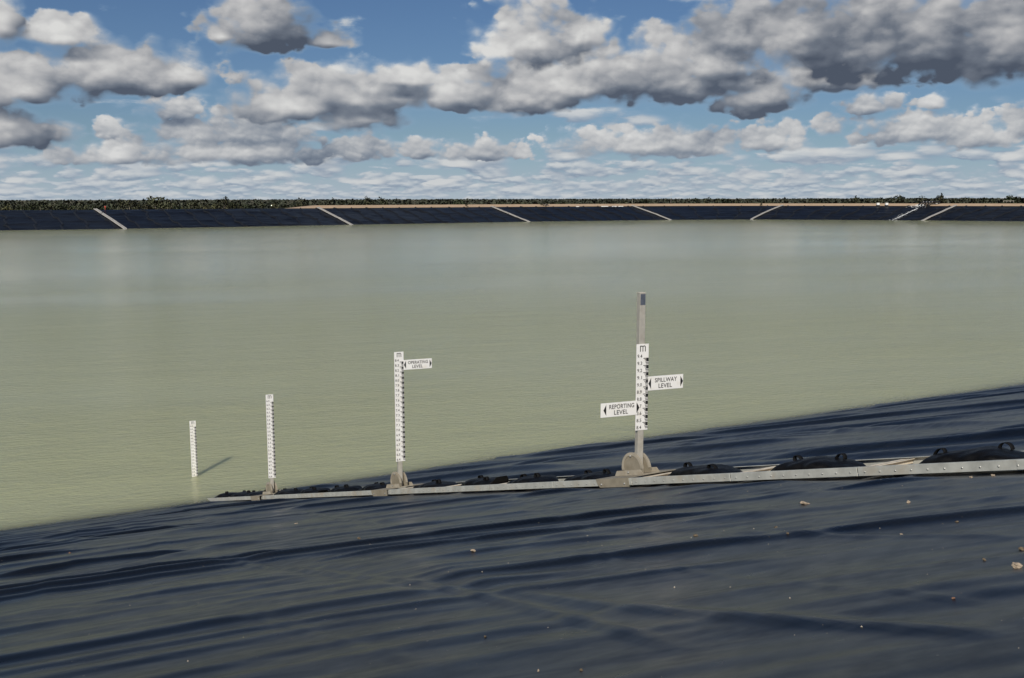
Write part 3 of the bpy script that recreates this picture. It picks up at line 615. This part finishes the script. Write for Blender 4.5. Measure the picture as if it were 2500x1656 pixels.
    for s in (-1, 1):
        rr = 0.225
        arc = [dv*(rr*math.cos(a))+nv*(0.20+rr*math.sin(a)*1.05) for a in np.linspace(0, math.pi, 22)]
        m = MB(); m.poly([cv*(s*0.068-0.004)+q for q in [dv*rr+nv*0.135]+arc+[dv*-rr+nv*0.135]], cv*0.008)
        hp = m.build('hinge_plate', M_dull, g)
        m = MB(); r2 = 0.185
        for side in (-1, 1):
            for a0, a1 in zip(np.linspace(0.0, math.pi, 19)[:-1], np.linspace(0.0, math.pi, 19)[1:]):
                ps = [dv*(r*math.cos(a))+nv*(0.20+r*math.sin(a)*1.05) for r, a in ((r2, a0), (0.225, a0), (0.225, a1), (r2, a1))]
                m.poly([cv*(s*0.068+side*0.0045)+q for q in ps], cv*(side*0.009))
        m.build('rim', M_mid, hp)
        b = bpy.data.objects.new('bolt', bolt_me); col.objects.link(b); b.parent = hp; b.location = cv*(s*0.068+s*0.012)+nv*0.385; b.scale = (1.7, 1.7, 1.7)
    return g
def sign(g, z0, mark, x0, x1, line1, wd1, mid, arrow_l, arrow_r, h=0.197):
    zc = mark-DAT-z0
    m = MB(); yb = BY+0.006; m.box(u*((x0+x1)/2)+Z*zc+fr_*yb, u, fr_, Z, x1-x0, 0.005, h); sg = m.build('level_sign', M_white, g, bevel=0.001)
    y = yb+0.004; 
    m = MB(); put_text(m, line1, mid, zc+0.040, 0.062, y, 0.0009, wd1); put_text(m, 'LEVEL', mid-0.01, zc-0.042, 0.062, y, 0.0009, 0.215); m.build('lettering', M_ink, sg)
    for (xa, s) in ((arrow_l, -1), (arrow_r, 1)):
        m = MB(); m.poly([u*xa+Z*(zc+0.076)+fr_*y, u*(xa+s*0.042)+Z*zc+fr_*y, u*xa+Z*(zc-0.076)+fr_*y], fr_*0.0008); m.build('arrow', M_ink, sg)
BG = [G4, G4+np.array([-3.98, 5.953])+np.array([-.04, 0]), G4+2*np.array([-3.98, 5.953])+np.array([-.08, 0]), G4+3*np.array([-3.98, 5.953])+np.array([-.02, 0])]
def gl(i): return Vector((BG[i][0], BG[i][1], float((N0-BG[i]@Nn)*S0)))
g4 = tall(gl(0), 9.4, 8.4, 0.70, 'tallest white gauge post, carrying SPILLWAY LEVEL and REPORTING LEVEL signs')
sign(g4, gl(0).z, 9.037, 0.095, 0.655, 'SPILLWAY', 0.352, 0.378, 0.140, 0.610)
sign(g4, gl(0).z, 8.714, -0.635, -0.066, 'REPORTING', 0.385, -0.313, -0.552, -0.082)
g3 = tall(gl(1), 8.4, 6.4, -0.10, 'white gauge post with the OPERATING LEVEL sign on its right side')
sign(g3, gl(1).z, 8.33, 0.095, 0.68, 'OPERATING', 0.410, 0.392, 0.144, 0.632)
tall(gl(2), 6.4, 4.4, -0.10, 'white gauge post without signs, standing at the water edge on its hinged base')
tall(gl(3), 4.4, 2.4, -0.10, 'shortest white gauge post, standing out in the water with its base submerged')

# ------------------------------------------------------------------ black weight bags on the frames
def bag_mesh(seed, flip):
    r = np.random.default_rng(seed); nu_, nv_ = 40, 26; Lh = 0.61*r.uniform(0.92, 1.06); Wh = 0.30; H = 0.165*r.uniform(0.88, 1.08)
    s = np.linspace(-1, 1, nu_); th = np.linspace(0, 2*np.pi, nv_, endpoint=False)
    rings = []; ph = r.uniform(0, 6, 6); sk = r.uniform(-0.25, 0.25)
    for q in s:
        a = abs(q); hp = max(0.018, H*(1-a**2.4)**0.85*(1+sk*q)); wp = max(0.05, Wh*(1-0.62*a**3.2))
        lift = 0.0
        if flip and q > 0.75: lift = (q-0.75)**1.4*flip
        ring = []
        for k_t in th:
            ct, st = math.cos(k_t), math.sin(k_t)
            x = wp*np.sign(ct)*abs(ct)**0.8; z = hp*0.5*(1+np.sign(st)*abs(st)**0.75) if st > 0 else hp*0.5*(1-abs(st)**0.6)
            wr = 1+0.05*math.sin(q*7+ph[0]+ct*2)+0.035*math.sin(q*15+ph[1]-ct*5)+0.025*math.sin(q*27+ph[2]+k_t*3)*a
            ring.append(dv*(-q*Lh)+cv*(x*wr)+nv*(0.03+z*wr+lift))
        rings.append(ring)
    m = MB(); m.quadstrip(rings, True, True); me = m.mesh('bag_body'); me.shade_smooth(); return me, H, Lh, sk
def handle_mesh(seed):
    r = np.random.default_rng(seed); w = 0.056*r.uniform(0.8, 1.2); h = 0.064*r.uniform(0.8, 1.15); ln = r.uniform(-0.03, 0.03)
    m = MB(); rings = []
    for a in np.linspace(-0.15, math.pi+0.15, 15):
        c_ = dv*(w*math.cos(a)+ln*math.sin(a))+nv*(h*max(-0.15, math.sin(a))); o_ = dv*(math.cos(a)*0.004)+nv*(math.sin(a)*0.004)
        rings.append([c_-cv*0.030-o_, c_+cv*0.030-o_, c_+cv*0.030+o_, c_-cv*0.030+o_])
    m.quadstrip(rings, True, True); me = m.mesh('handle'); me.shade_smooth(); return me
BAGS = [(-4.97, 0, 'large black bag with two arched handles, cut by the right picture edge'),
 (-3.08, 0, 'black weight bag second to the right of the tallest gauge post'),
 (-1.30, 0, 'black weight bag directly right of the tallest gauge post'),
 (0.98, 0, 'black weight bag directly left of the tallest gauge post'),
 (2.55, 0, 'black weight bag second to the left of the tallest gauge post'),
 (4.10, 1.1, 'black weight bag with an upturned tip, between the two signed gauge posts'),
 (5.80, 0, 'black weight bag directly right of the OPERATING LEVEL gauge post'),
 (8.30, 0, 'black weight bag directly left of the OPERATING LEVEL gauge post'),
 (9.95, 0, 'black weight bag second to the left of the OPERATING LEVEL gauge post'),
 (11.75, 0.6, 'black weight bag second to the right of the signless water-edge gauge post'),
 (13.25, 0, 'black weight bag directly right of the signless water-edge gauge post'),
 (15.55, 0, 'black weight bag directly left of the signless water-edge gauge post'),
 (16.90, 0, 'black weight bag second last before the frame enters the water'),
 (18.35, 0, 'leftmost black weight bag, lying half in the water at the frame end')]
for i, (tt, fl, lab) in enumerate(BAGS):
    b = empty('weight_bag', fp(tt), lab, 'weight bag', 'black weight bags lying in the ballast frame')
    me, H, Lh, sk = bag_mesh(40+i, fl)
    body = mesh_obj('bag_body', me, M_bag, b)
    ca_ = random.uniform(-0.10, 0.10); body.location = cv*ca_*0.3
    for k, q in enumerate((-0.40, 0.42)):
        q += random.uniform(-0.07, 0.07)
        top = 0.03+H*(1-abs(q)**2.4)**0.85*(1+sk*q)
        h = mesh_obj('handle', handle_mesh(200+i*2+k), M_strap, b); h.location = dv*(-q*Lh)+nv*(top-0.012)+cv*random.uniform(-0.10, 0.14)

# ------------------------------------------------------------------ stones and grit on the membrane
M_st = [simple('pale_stone', (0.34, 0.275, 0.205), 0.9, var=0.3, scale=60, bmp=0.004), simple('brown_stone', (0.13, 0.10, 0.065), 0.9, var=0.35, scale=60, bmp=0.004), simple('rust_stone', (0.18, 0.10, 0.065), 0.9, var=0.3, scale=60)]
SLAB = ['largest pale crumbly stone at the right edge of the black membrane', 'brown stone just above the largest pale stone at the right edge', 'flat pale clod of earth on the ridge of a fold, right of centre',
 'small rounded pale stone to the right of the flat clod, below the bags', 'brown stone on the fold groove, below the tallest gauge post', 'small brown stone just below left of the flat pale clod', 'pale crumbly clod below the bags, left of the tallest gauge post',
 'brown pebble at the bottom edge of the picture, right of centre', 'brown pebble near the bottom edge, below the pale crumbly clod', 'tiny pale pebble at the very bottom, between the two brown pebbles', 'right one of two pale stones just below the frame rail',
 'left one of two pale stones just below the frame rail', 'brown stone on the membrane below the OPERATING LEVEL gauge', 'flat pale flake below the signless water-edge gauge post', 'flat pale flake on the fold groove towards the right',
 'brown pebble on the fold groove, just left of the pale flake', 'tiny orange chip alone in the lower right foreground', 'reddish pebble alone at the far left of the membrane', 'small brown pebble left of the largest pale stone', 'small dark brown pebble on the upper right membrane']
for i, (x, y, r_s, fl, c_) in enumerate(STONES):
    r_s *= 0.75
    bb = bmesh.new(); bmesh.ops.create_icosphere(bb, subdivisions=3 if r_s > 0.014 else 2, radius=1.0)
    ph = [random.uniform(0, 6.3) for _ in range(6)]
    for w in bb.verts:
        c = w.co; k = 1+0.20*math.sin(c.x*3.1+ph[0]+c.z*2)+0.16*math.sin(c.y*4.7+ph[1]-c.x*2)+0.10*math.sin(c.z*8+ph[2]+c.y*5)+0.07*math.sin(c.x*13+ph[3])+random.uniform(-.05, .05)
        w.co = Vector((c.x*1.1, c.y*0.9, c.z*fl))*k*r_s
    me = bpy.data.meshes.new('stone'); bb.to_mesh(me); bb.free()
    s = mesh_obj('stone', me, M_st[c_], None, (x, y, float(slope_h(x, y))+r_s*fl*0.55)); s.rotation_euler = (0.2, -0.2, random.uniform(0, 6.3))
    tag(s, SLAB[i], 'stone', 'stones lying on the black membrane')
grit = MB()
for k in range(650):
    n_ = random.uniform(1.5, 14) if k % 4 else random.uniform(6, 26); e_ = random.uniform(0, 9)
    q = n_*Nn+e_*Ee
    if abs((q-G4)@c2) < 0.6: continue
    c = Vector((q[0], q[1], float(slope_h(q[0], q[1]))+0.001)); r_s = 0.0016+0.0045*random.random()**4
    a = random.uniform(0, 6.3); b = len(grit.v)
    grit.v += [tuple(c+Vector((math.cos(a+j*2.1)*r_s, math.sin(a+j*2.1)*r_s, 0))) for j in range(3)]+[tuple(c+Vector((0, 0, r_s)))]
    grit.f += [(b, b+1, b+3), (b+1, b+2, b+3), (b+2, b, b+3)]
tag(grit.build('grit', simple('pale_grit', (0.36, 0.32, 0.26), 0.9, var=0.5, scale=20)), 'pale grit scattered over the black membrane', kind='stuff')

# ------------------------------------------------------------------ far bank: ballast strips, pumps, boxes
TP = TOPS
FS = ['far ballast strip nearest the left edge, with a red marker at its top', 'far ballast strip at the left end of the sandy embankment', 'far ballast strip below the dark bush on the crest', 'far ballast strip just left of the corner of the far bank',
      'far ballast strip leaning right, just right of the corner of the far bank', 'rightmost far ballast strip, to the right of the spraying pipes']
botpx = [wl[1], wl[2], wl[3], wl[4], wl[6], wl[7]]
def top_station(px):
    a = math.atan((px-1250)/2480*0.995); return min(range(len(sv)), key=lambda i: abs(math.atan2(*(bw[i]+bn[i]*RUN))-a))
for i in range(6):
    b0 = np.array(botpx[i]); t0 = np.array(TP[i]); k0 = bank_s(b0); nn_ = bn[k0]
    lat = np.array([-nn_[1], nn_[0]])
    k1 = top_station((240, 778, 1202, 1545, 1912, 2332)[i])
    st = empty('ballast_strip', (b0[0], b0[1], 0), FS[i], 'ballast strip', 'pale ballast strips down the far bank'); base = Vector((b0[0], b0[1], 0))
    def sp_(v):
        q = bw[k0]*(1-max(v, 0))+bw[k1]*max(v, 0); q = q+(bn[k0]*(1-max(v, 0))+bn[k1]*max(v, 0))*(v*RUN)
        j = int(np.clip(np.searchsorted(vv, v), 0, len(vv)-1)); kk = int(round(k0+(k1-k0)*max(v, 0)))
        return Vector((q[0], q[1], v*ZC+0.12+max(0.0, float(hz[kk, j])*(1-v))))-base
    vs = np.linspace(-0.08, 1.01, 14)
    for s in (-1, 1):
        for a_, b_ in zip(vs[:-1], vs[1:]):
            pa, pb = sp_(a_), sp_(b_); d_ = (pb-pa).normalized(); c_ = d_.cross(Z).normalized(); n_ = c_.cross(d_)
            m = MB(); m.box((pa+pb)/2+c_*(s*0.46)+n_*0.2, d_, c_, n_, (pb-pa).length, 0.08, 0.22); m.build('side_rail', M_farrail, st)
    for a_, b_ in zip(vs[:-1], vs[1:]):
        pa, pb = sp_(a_), sp_(b_); d_ = (pb-pa).normalized(); c_ = d_.cross(Z).normalized(); n_ = c_.cross(d_)
        m = MB(); m.box((pa+pb)/2+n_*0.17, d_, c_, n_, (pb-pa).length-0.14, 0.82, 0.20); m.build('ballast_block', M_far, st, bevel=0.05)
i_ = bank_s(wl[1])
mred = simple('red_marker', (0.45, 0.05, 0.03), 0.5)
q = empty('marker_post', bank_pt(i_, 1.0, -0.05), 'small red marker standing at the top of the leftmost far ballast strip', 'marker')
m = MB(); m.tube([(0, 0, 0), (0, 0, 0.9)], 0.07); m.build('post', mred, q); m = MB(); m.box((0, 0, 1.0), (1, 0, 0), (0, 1, 0), (0, 0, 1), 0.5, 0.2, 0.4); m.build('marker_plate', mred, q, bevel=0.02)
M_wbox = simple('white_plastic', (0.78, 0.78, 0.76), 0.5, var=0.05); M_dark = simple('dark_plastic', (0.012, 0.012, 0.014), 0.5)
def crest(px, back=0.8, up=0.0):      # a spot on the far crest seen at source column px
    a = math.atan((px-1250)/2480*0.995)
    best = min(range(len(sv)), key=lambda i: abs(math.atan2(*(bw[i]+bn[i]*(RUN+back)))-a))
    r_ = bw[best]+bn[best]*(RUN+back)
    return Vector((r_[0], r_[1], ZC+0.02+up)), best
for px, lab in ((2142, 'left one of two white tanks on the far sandy crest'), (2163, 'right one of two white tanks on the far sandy crest')):
    c, i = crest(px, 0.1)
    b = empty('white_tank', c, lab, 'tank', 'white tanks on the far crest')
    m = MB(); m.box((0, 0, 0.75), (1, 0, 0), (0, 1, 0), (0, 0, 1), 1.1, 1.0, 0.95); m.build('tank_body', M_wbox, b, bevel=0.08)
    m = MB(); m.box((0, 0, 0.14), (1, 0, 0), (0, 1, 0), (0, 0, 1), 1.25, 1.15, 0.27); m.build('pallet', M_dark, b, bevel=0.02)
    m = MB(); m.tube([(0, 0, 1.22), (0, 0, 1.34)], 0.16, 10); m.build('lid', M_dark, b)
# discharge pipes with water
PX = [2247, 2254, 2261, 2268]
PLB = ['leftmost of the black discharge pipes spraying water on the far bank', 'second from left of the black discharge pipes on the far bank', 'third from left of the black discharge pipes on the far bank', 'rightmost of the black discharge pipes on the far bank']
outs = []
for px, lab in zip(PX, PLB):
    c, i = crest(px, 0.0); nb = Vector((*bn[i], 0)); tb = Vector((-bn[i][1], bn[i][0], 0))
    g = empty('discharge_pipe', c, lab, 'pipe', 'black discharge pipes over the far crest')
    pts = [nb*7+Z*1.6, nb*3+Z*1.75, nb*0.5+Z*1.5, -nb*1.2+Z*0.75, -nb*2.2+Z*0.25]
    m = MB(); m.tube(pts, 0.24, 10); m.build('pipe_body', M_dark, g, smooth=True)
    m = MB(); m.tube([pts[2]+nb*0.9+Z*0.08, pts[2]+nb*0.55], 0.28, 10); m.build('collar', M_far, g)
    m = MB(); m.tube([pts[3], pts[4]], 0.31, 10); m.build('outlet', M_dark, g)
    outs.append((c+pts[4], nb, tb, i))
c, i = crest(2281, 1.4, 0.5)
g = empty('pump_hose', c, 'black hose and white fitting lying on the crest right of the discharge pipes', 'hose')
m = MB(); m.tube([(-2, 0, .2), (-0.5, 0.1, .45), (1, 0, .3), (2.6, 0.2, .35), (4.4, 0, .2)], 0.17, 8); m.build('hose_body', M_dark, g)
m = MB(); m.box((0.6, -0.1, 0.45), (1, 0, 0), (0, 1, 0), (0, 0, 1), 0.9, 0.4, 0.34); m.build('fitting', M_far, g, bevel=0.05)
mwt, t, p, o = material('white_water'); p.inputs['Base Color'].default_value = (0.82, 0.85, 0.86, 1); p.inputs['Roughness'].default_value = 0.5
sp = MB()
c0, nb, tb, i0 = outs[1]
down0 = -nb*(1/math.hypot(1, ZC/RUN))
side = -tb if tb.x > 0 else tb                                    # streams drift to the left in view
def drop(c, a, L_, w): 
    b = len(sp.v); s_ = a.cross(Z).normalized()*w
    sp.v += [tuple(c), tuple(c+a*L_*0.5+s_), tuple(c+a*L_), tuple(c+a*L_*0.5-s_), tuple(c+a*L_*0.5+Z*w*1.2)]
    sp.f += [(b, b+1, b+4), (b+1, b+2, b+4), (b+2, b+3, b+4), (b+3, b, b+4), (b, b+3, b+2, b+1)]
fall = (-nb+Vector((0, 0, -ZC/RUN))).normalized()
for (oc, nb_, tb_, ii) in outs[:3]:
    for k in range(34):                                           # the burst at the outlets
        s = random.random()**1.6
        c = oc+fall*(s*3.6)+side*(random.gauss(0.6, 1.2)*s*2.2)+Z*(0.05+abs(random.gauss(0, 0.22))*(1-s*0.6))
        drop(c, (fall+side*0.35+Vector((random.gauss(0, .12), random.gauss(0, .12), random.gauss(0.05, .12)))).normalized(), random.uniform(0.25, 0.7), random.uniform(0.03, 0.08))
for k in range(300):                                               # rills down the membrane
    j = random.choice((-1.2, 0, 0, 0, 0, 1.8, 3.2, 4.6)); s = random.random()
    w_ = 0.05 if j == 0 else 0.022
    c = c0+fall*(2+s*(RUN-3.5))+side*(j*(0.4+0.6*s)+random.gauss(0, 0.10 if j == 0 else 0.35)-0.5*s)
    n_c = (c.xy-Vector(bw[i0])).dot(Vector(bn[i0])); c.z = max(0.03, n_c/RUN*ZC+0.22)
    drop(c, (fall+side*0.06).normalized(), random.uniform(0.4, 1.4), w_*random.uniform(0.6, 1.5))
tag(sp.build('water_spray', mwt), 'white water spraying from the pipes and running down the far membrane', 'spray', kind='stuff')
for k, px in enumerate((1408, 1469, 1477, 1484, 1497, 1503, 1511, 1520)):
    c, i = crest(px, -1.0); c.z -= 0.22
    bb = bmesh.new(); bmesh.ops.create_icosphere(bb, subdivisions=2, radius=1.0)
    for w in bb.verts: w.co = Vector((w.co.x*random.uniform(0.55, 0.62)*1.3, w.co.y*0.35, w.co.z*0.2+0.12))*(1+random.uniform(-.05, .05))
    me = bpy.data.meshes.new('sandbag'); bb.to_mesh(me); bb.free()
    s = mesh_obj('sandbag', me, M_wbox, None, c); tag(s, 'small white sandbag in the row on the top edge of the far membrane' if k else 'lone white sandbag on the far membrane edge, left of the row', 'sandbag', 'white sandbags on the far membrane')
for px, h, lab in ((1541, 1.7, 'short thin post on the far crest above a ballast strip'), (1640, 4.6, 'tall thin pole on the far sandy crest near the bank corner')):
    c, i = crest(px, 3.8, 1.35); m = MB(); m.tube([(0, 0, 0), (0, 0, h)], 0.055, 6); tag(m.build('pole', M_post, None, c), lab, 'pole')
c, i = crest(2457, 3.6, 1.4)
g = empty('crest_rail', c, 'low thin railing on the far crest near the right picture edge', 'railing')
m = MB(); m.box((0, 0, 0.62), (1, 0, 0), (0, 1, 0), (0, 0, 1), 4.4, 0.12, 0.12); m.build('top_rail', M_post, g)
for x in (-2, -0.7, 0.7, 2):
    m = MB(); m.box((x, 0, 0.3), (1, 0, 0), (0, 1, 0), (0, 0, 1), 0.1, 0.1, 0.6); m.build('leg', M_post, g)

# ------------------------------------------------------------------ trees
def leaf_mat(name, a, b, tr_=0.25):
    m, t, p, o = material(name)
    pos = t.new('ShaderNodeTexCoord').outputs['Object']; rn = t.new('ShaderNodeObjectInfo').outputs['Random']
    n = t.noise(t.v('ADD', pos, t.comb(t.m('MULTIPLY', rn, 50.0), 0.0)), 0.9, 4, 0.7)
    c = t.mix(t.lin(n, 0.3, 0.7), a, b); hs = t.new('ShaderNodeHueSaturation'); t.put(hs.inputs['Value'], t.lin(rn, 0, 1, 0.7, 1.3)); t.put(hs.inputs['Hue'], t.lin(rn, 0, 1, 0.485, 0.51))
    t.l.new(c, hs.inputs['Color']); t.l.new(hs.outputs[0], p.inputs['Base Color']); p.inputs['Roughness'].default_value = 0.6; p.inputs['Specular IOR Level'].default_value = 0.3
    return m
M_leaf = [leaf_mat('eucalypt_leaves', (0.045, 0.052, 0.026), (0.095, 0.10, 0.055)), leaf_mat('dark_leaves', (0.026, 0.038, 0.018), (0.060, 0.072, 0.036)), leaf_mat('olive_leaves', (0.05, 0.052, 0.023), (0.105, 0.10, 0.05))]
M_bark = simple('pale_bark', (0.30, 0.26, 0.21), 0.9, var=0.3, scale=3)
def crown_mesh(seed, h, w, lobes, n, leaf, low=0.3):
    r = np.random.default_rng(seed); V = []; F = []; NV = []
    Lb = []
    for k in range(lobes):
        a = r.uniform(0, 6.3); rad = w*0.5*math.sqrt(r.uniform(0, 1))*0.75; z = h*r.uniform(low+0.1, 0.90)
        Lb.append((rad*math.cos(a), rad*math.sin(a), z, w*r.uniform(0.16, 0.30), h*r.uniform(0.10, 0.19)))
    Lb.append((0, 0, h*0.86, w*0.22, h*0.13))
    for k in range(n):
        x, y, z, a, b = Lb[k % len(Lb)]
        dvec = r.normal(size=3); dvec /= np.linalg.norm(dvec); rr = r.uniform(0.35, 1.0)**0.5
        c = np.array([x, y, z])+dvec*np.array([a, a, b])*rr
        q1 = r.normal(size=3); q1 /= np.linalg.norm(q1); q2 = np.cross(q1, r.normal(size=3)); q2 /= np.linalg.norm(q2)
        s = leaf*r.uniform(0.6, 1.3); i = len(V)
        V += [c-q1*s, c+q2*s*0.55, c+q1*s, c-q2*s*0.55]; F.append((i, i+1, i+2, i+3))
        nn_ = dvec+r.normal(size=3)*0.35+np.array([0, 0, 0.9]); NV += [tuple(nn_/np.linalg.norm(nn_))]*4
    me = bpy.data.meshes.new('crown'); me.from_pydata([tuple(q) for q in V], [], F); me.update(); me.shade_smooth(); me.normals_split_custom_set_from_vertices(NV); return me, Lb
def trunk_mesh(Lb, h):
    m = MB(); m.tube([(0, 0, 0), (0.08*h*.1, 0, h*0.25), (0.02*h, 0.02*h, h*0.5), (0, 0, h*0.82)], [h*0.022, h*0.018, h*0.013, h*0.004], 6)
    for (x, y, z, a, b) in Lb[:6]:
        zz_ = z*0.55; m.tube([(0.01*h, 0.01*h, zz_), (x*0.5, y*0.5, (zz_+z)/2+0.02*h), (x, y, z)], [h*0.010, h*0.007, h*0.003], 5)
    return m.mesh('trunk')
KINDS = []
for k, (h, w, lb, n, lf, mt_, low) in enumerate(((9.0, 6.5, 12, 900, 0.34, 0, .25), (9.5, 5.0, 9, 620, 0.34, 0, .35), (8.6, 8.0, 14, 1100, 0.36, 1, .2), (9.6, 5.0, 6, 300, 0.34, 0, .5), (8.2, 6.8, 13, 900, 0.34, 2, .2), (9.2, 7.5, 12, 850, 0.36, 1, .3))):
    cm, Lb = crown_mesh(300+k, h, w, lb, n, lf, low); cm.materials.append(M_leaf[mt_]); tm = trunk_mesh(Lb, h); tm.materials.append(M_bark)
    KINDS.append((cm, tm))
KL = ['grey green bushy gum tree', 'slim grey green gum tree', 'broad dark green tree', 'sparse thin-crowned gum tree', 'olive yellow bushy tree', 'dark green open-crowned tree']
ZN = ['left of the first ballast strip', 'between the first and second ballast strips', 'between the second and third ballast strips', 'between the third and fourth ballast strips', 'above the corner of the far bank', 'between the fifth and sixth ballast strips', 'right of the sixth ballast strip']
def zone(px): return ZN[sum(px > q for q in (240, 780, 1200, 1545, 1912, 2332))]
def tree(kind, loc, sc, rz, lab=None, grp=True):
    cm, tm = KINDS[kind]
    o = empty('gum_tree', loc, lab or KL[kind], 'tree', ['grey green bushy gum trees', 'slim gum trees', 'broad dark trees', 'sparse gum trees', 'olive bushy trees', 'open dark trees'][kind]+' of the far treeline' if grp else None)
    o.scale = sc; o.rotation_euler = (0, 0, rz)
    for nme, me in (('trunk', tm), ('crown', cm)):
        c = bpy.data.objects.new(nme, me); col.objects.link(c); c.parent = o
def behind(px, dist):
    a = math.atan((px-1250)/2480)
    best = min(range(0, len(sv)), key=lambda i: abs(math.atan2(*(bw[i]+bn[i]*(RUN+10)))-a))
    r0 = np.hypot(*(bw[best]+bn[best]*(RUN+10))); r_ = r0+dist
    return Vector((math.sin(a)*r_, math.cos(a)*r_, -1.2))
for px, dist, kind, s, lab in ((393, 30, 0, 1.24, 'tallest tree of the left treeline, rising above its neighbours'), (2189, 36, 2, 1.30, 'broad dark round tree rising above the white tanks and pipes'), (2285, 34, 3, 1.22, 'sparse open tree standing up right of the discharge pipes'),
                                (2240, 40, 3, 1.12, 'sparse tree between the broad round tree and the discharge pipes'), (2457, 38, 5, 1.24, 'tall dark tree above the low railing near the right edge'), (2405, 36, 2, 1.16, 'broad dark tree left of the low railing at the right')):
    tree(kind, behind(px, dist), (s, s, s), random.uniform(0, 6.3), lab, False)
px = -60.0
while px < 2570:
    left = px < 800
    dist = random.uniform(24, 80) if left else random.uniform(22, 110)
    kind = random.choice((0, 0, 1, 4, 4, 2, 5, 3)) if px < 2150 else random.choice((2, 2, 5, 5, 1, 0))
    s = random.choice((random.uniform(0.62, 0.9), random.uniform(0.85, 1.14)))*(1.0 if px < 2150 else 1.1)
    tree(kind, behind(px, dist), (s*random.uniform(.9, 1.2), s*random.uniform(.9, 1.2), s), random.uniform(0, 6.3), KL[kind]+' in the treeline '+zone(px))
    px += random.uniform(6, 19)
def bush(px, back, s, lab, mat_i, up):
    c, i = crest(px, back, up); o = empty('bush', c, lab, 'bush'); cm, Lb = crown_mesh(int(px), 2.0, 2.6, 9, 420, 0.16, -0.05); cm.materials.append(M_leaf[mat_i])
    o.scale = (s, s, s); mesh_obj('foliage', cm, None, o); m = MB(); m.tube([(0, 0, -0.2), (0, 0, 0.5)], 0.08, 5); m.tube([(0, 0, 0.2), (0.5, 0.1, 0.9)], 0.05, 5); m.build('stem', M_bark, o)
bush(1328, 1.0, 1.25, 'round dark green bush on the far sandy crest', 1, 0.1); bush(1140, 0.6, 0.62, 'low olive bush on the crest left of the dark bush', 2, 0.05); bush(1857, 0.8, 0.72, 'small olive bush on the crest left of the fifth ballast strip', 2, 0.1)
# the bush beyond, one mass
wd = [MB(), MB()]
def wood():
    r = np.random.default_rng(77); V = []; F = []; NV = []
    for k in range(3400):
        a = R(r.uniform(-36, 36)); d_ = 480+3800*r.random()**2.2 if k % 5 else 3500+9000*r.random()
        x, y = math.sin(a)*d_, math.cos(a)*d_; h = r.uniform(7.6, 10.4)*(1+0.00002*d_); w = r.uniform(4, 7.5)*(1+d_/4200); nq = 44 if d_ < 1300 else 22; lf = 0.55+d_/2600
        for j in range(nq):
            dd = r.normal(size=3); dd /= np.linalg.norm(dd); c = np.array([x, y, -1.2+h*0.56])+dd*np.array([w*.5, w*.5, h*0.42])*r.uniform(.4, 1)**.5
            q1 = r.normal(size=3); q1 /= np.linalg.norm(q1); q2 = np.cross(q1, r.normal(size=3)); q2 /= np.linalg.norm(q2); s = lf*r.uniform(.7, 1.3); i = len(V)
            V += [c-q1*s, c+q2*s*.6, c+q1*s, c-q2*s*.6]; F.append((i, i+1, i+2, i+3)); nn_ = dd+r.normal(size=3)*0.35+np.array([0, 0, .9]); NV += [tuple(nn_/np.linalg.norm(nn_))]*4
    V = np.array(V); me = bpy.data.meshes.new('woodland'); me.vertices.add(len(V)); me.vertices.foreach_set('co', V.astype(np.float32).ravel())
    F = np.array(F, dtype=np.int32); me.loops.add(F.size); me.loops.foreach_set('vertex_index', F.ravel()); me.polygons.add(len(F)); me.polygons.foreach_set('loop_start', np.arange(0, F.size, 4, dtype=np.int32)); me.update(calc_edges=True); me.shade_smooth(); me.normals_split_custom_set_from_vertices(NV); return me
mwd, t, p, o = material('woodland_leaves'); pos = t.new('ShaderNodeTexCoord').outputs['Object']
t.put(p.inputs['Base Color'], t.mix(t.lin(t.noise(pos, 0.06, 5, 0.7), 0.35, 0.65), (0.036, 0.045, 0.027), (0.068, 0.076, 0.046))); p.inputs['Roughness'].default_value = 0.7
tag(mesh_obj('woodland', wood(), mwd), 'endless grey green bushland behind the far treeline', 'woodland', kind='stuff')
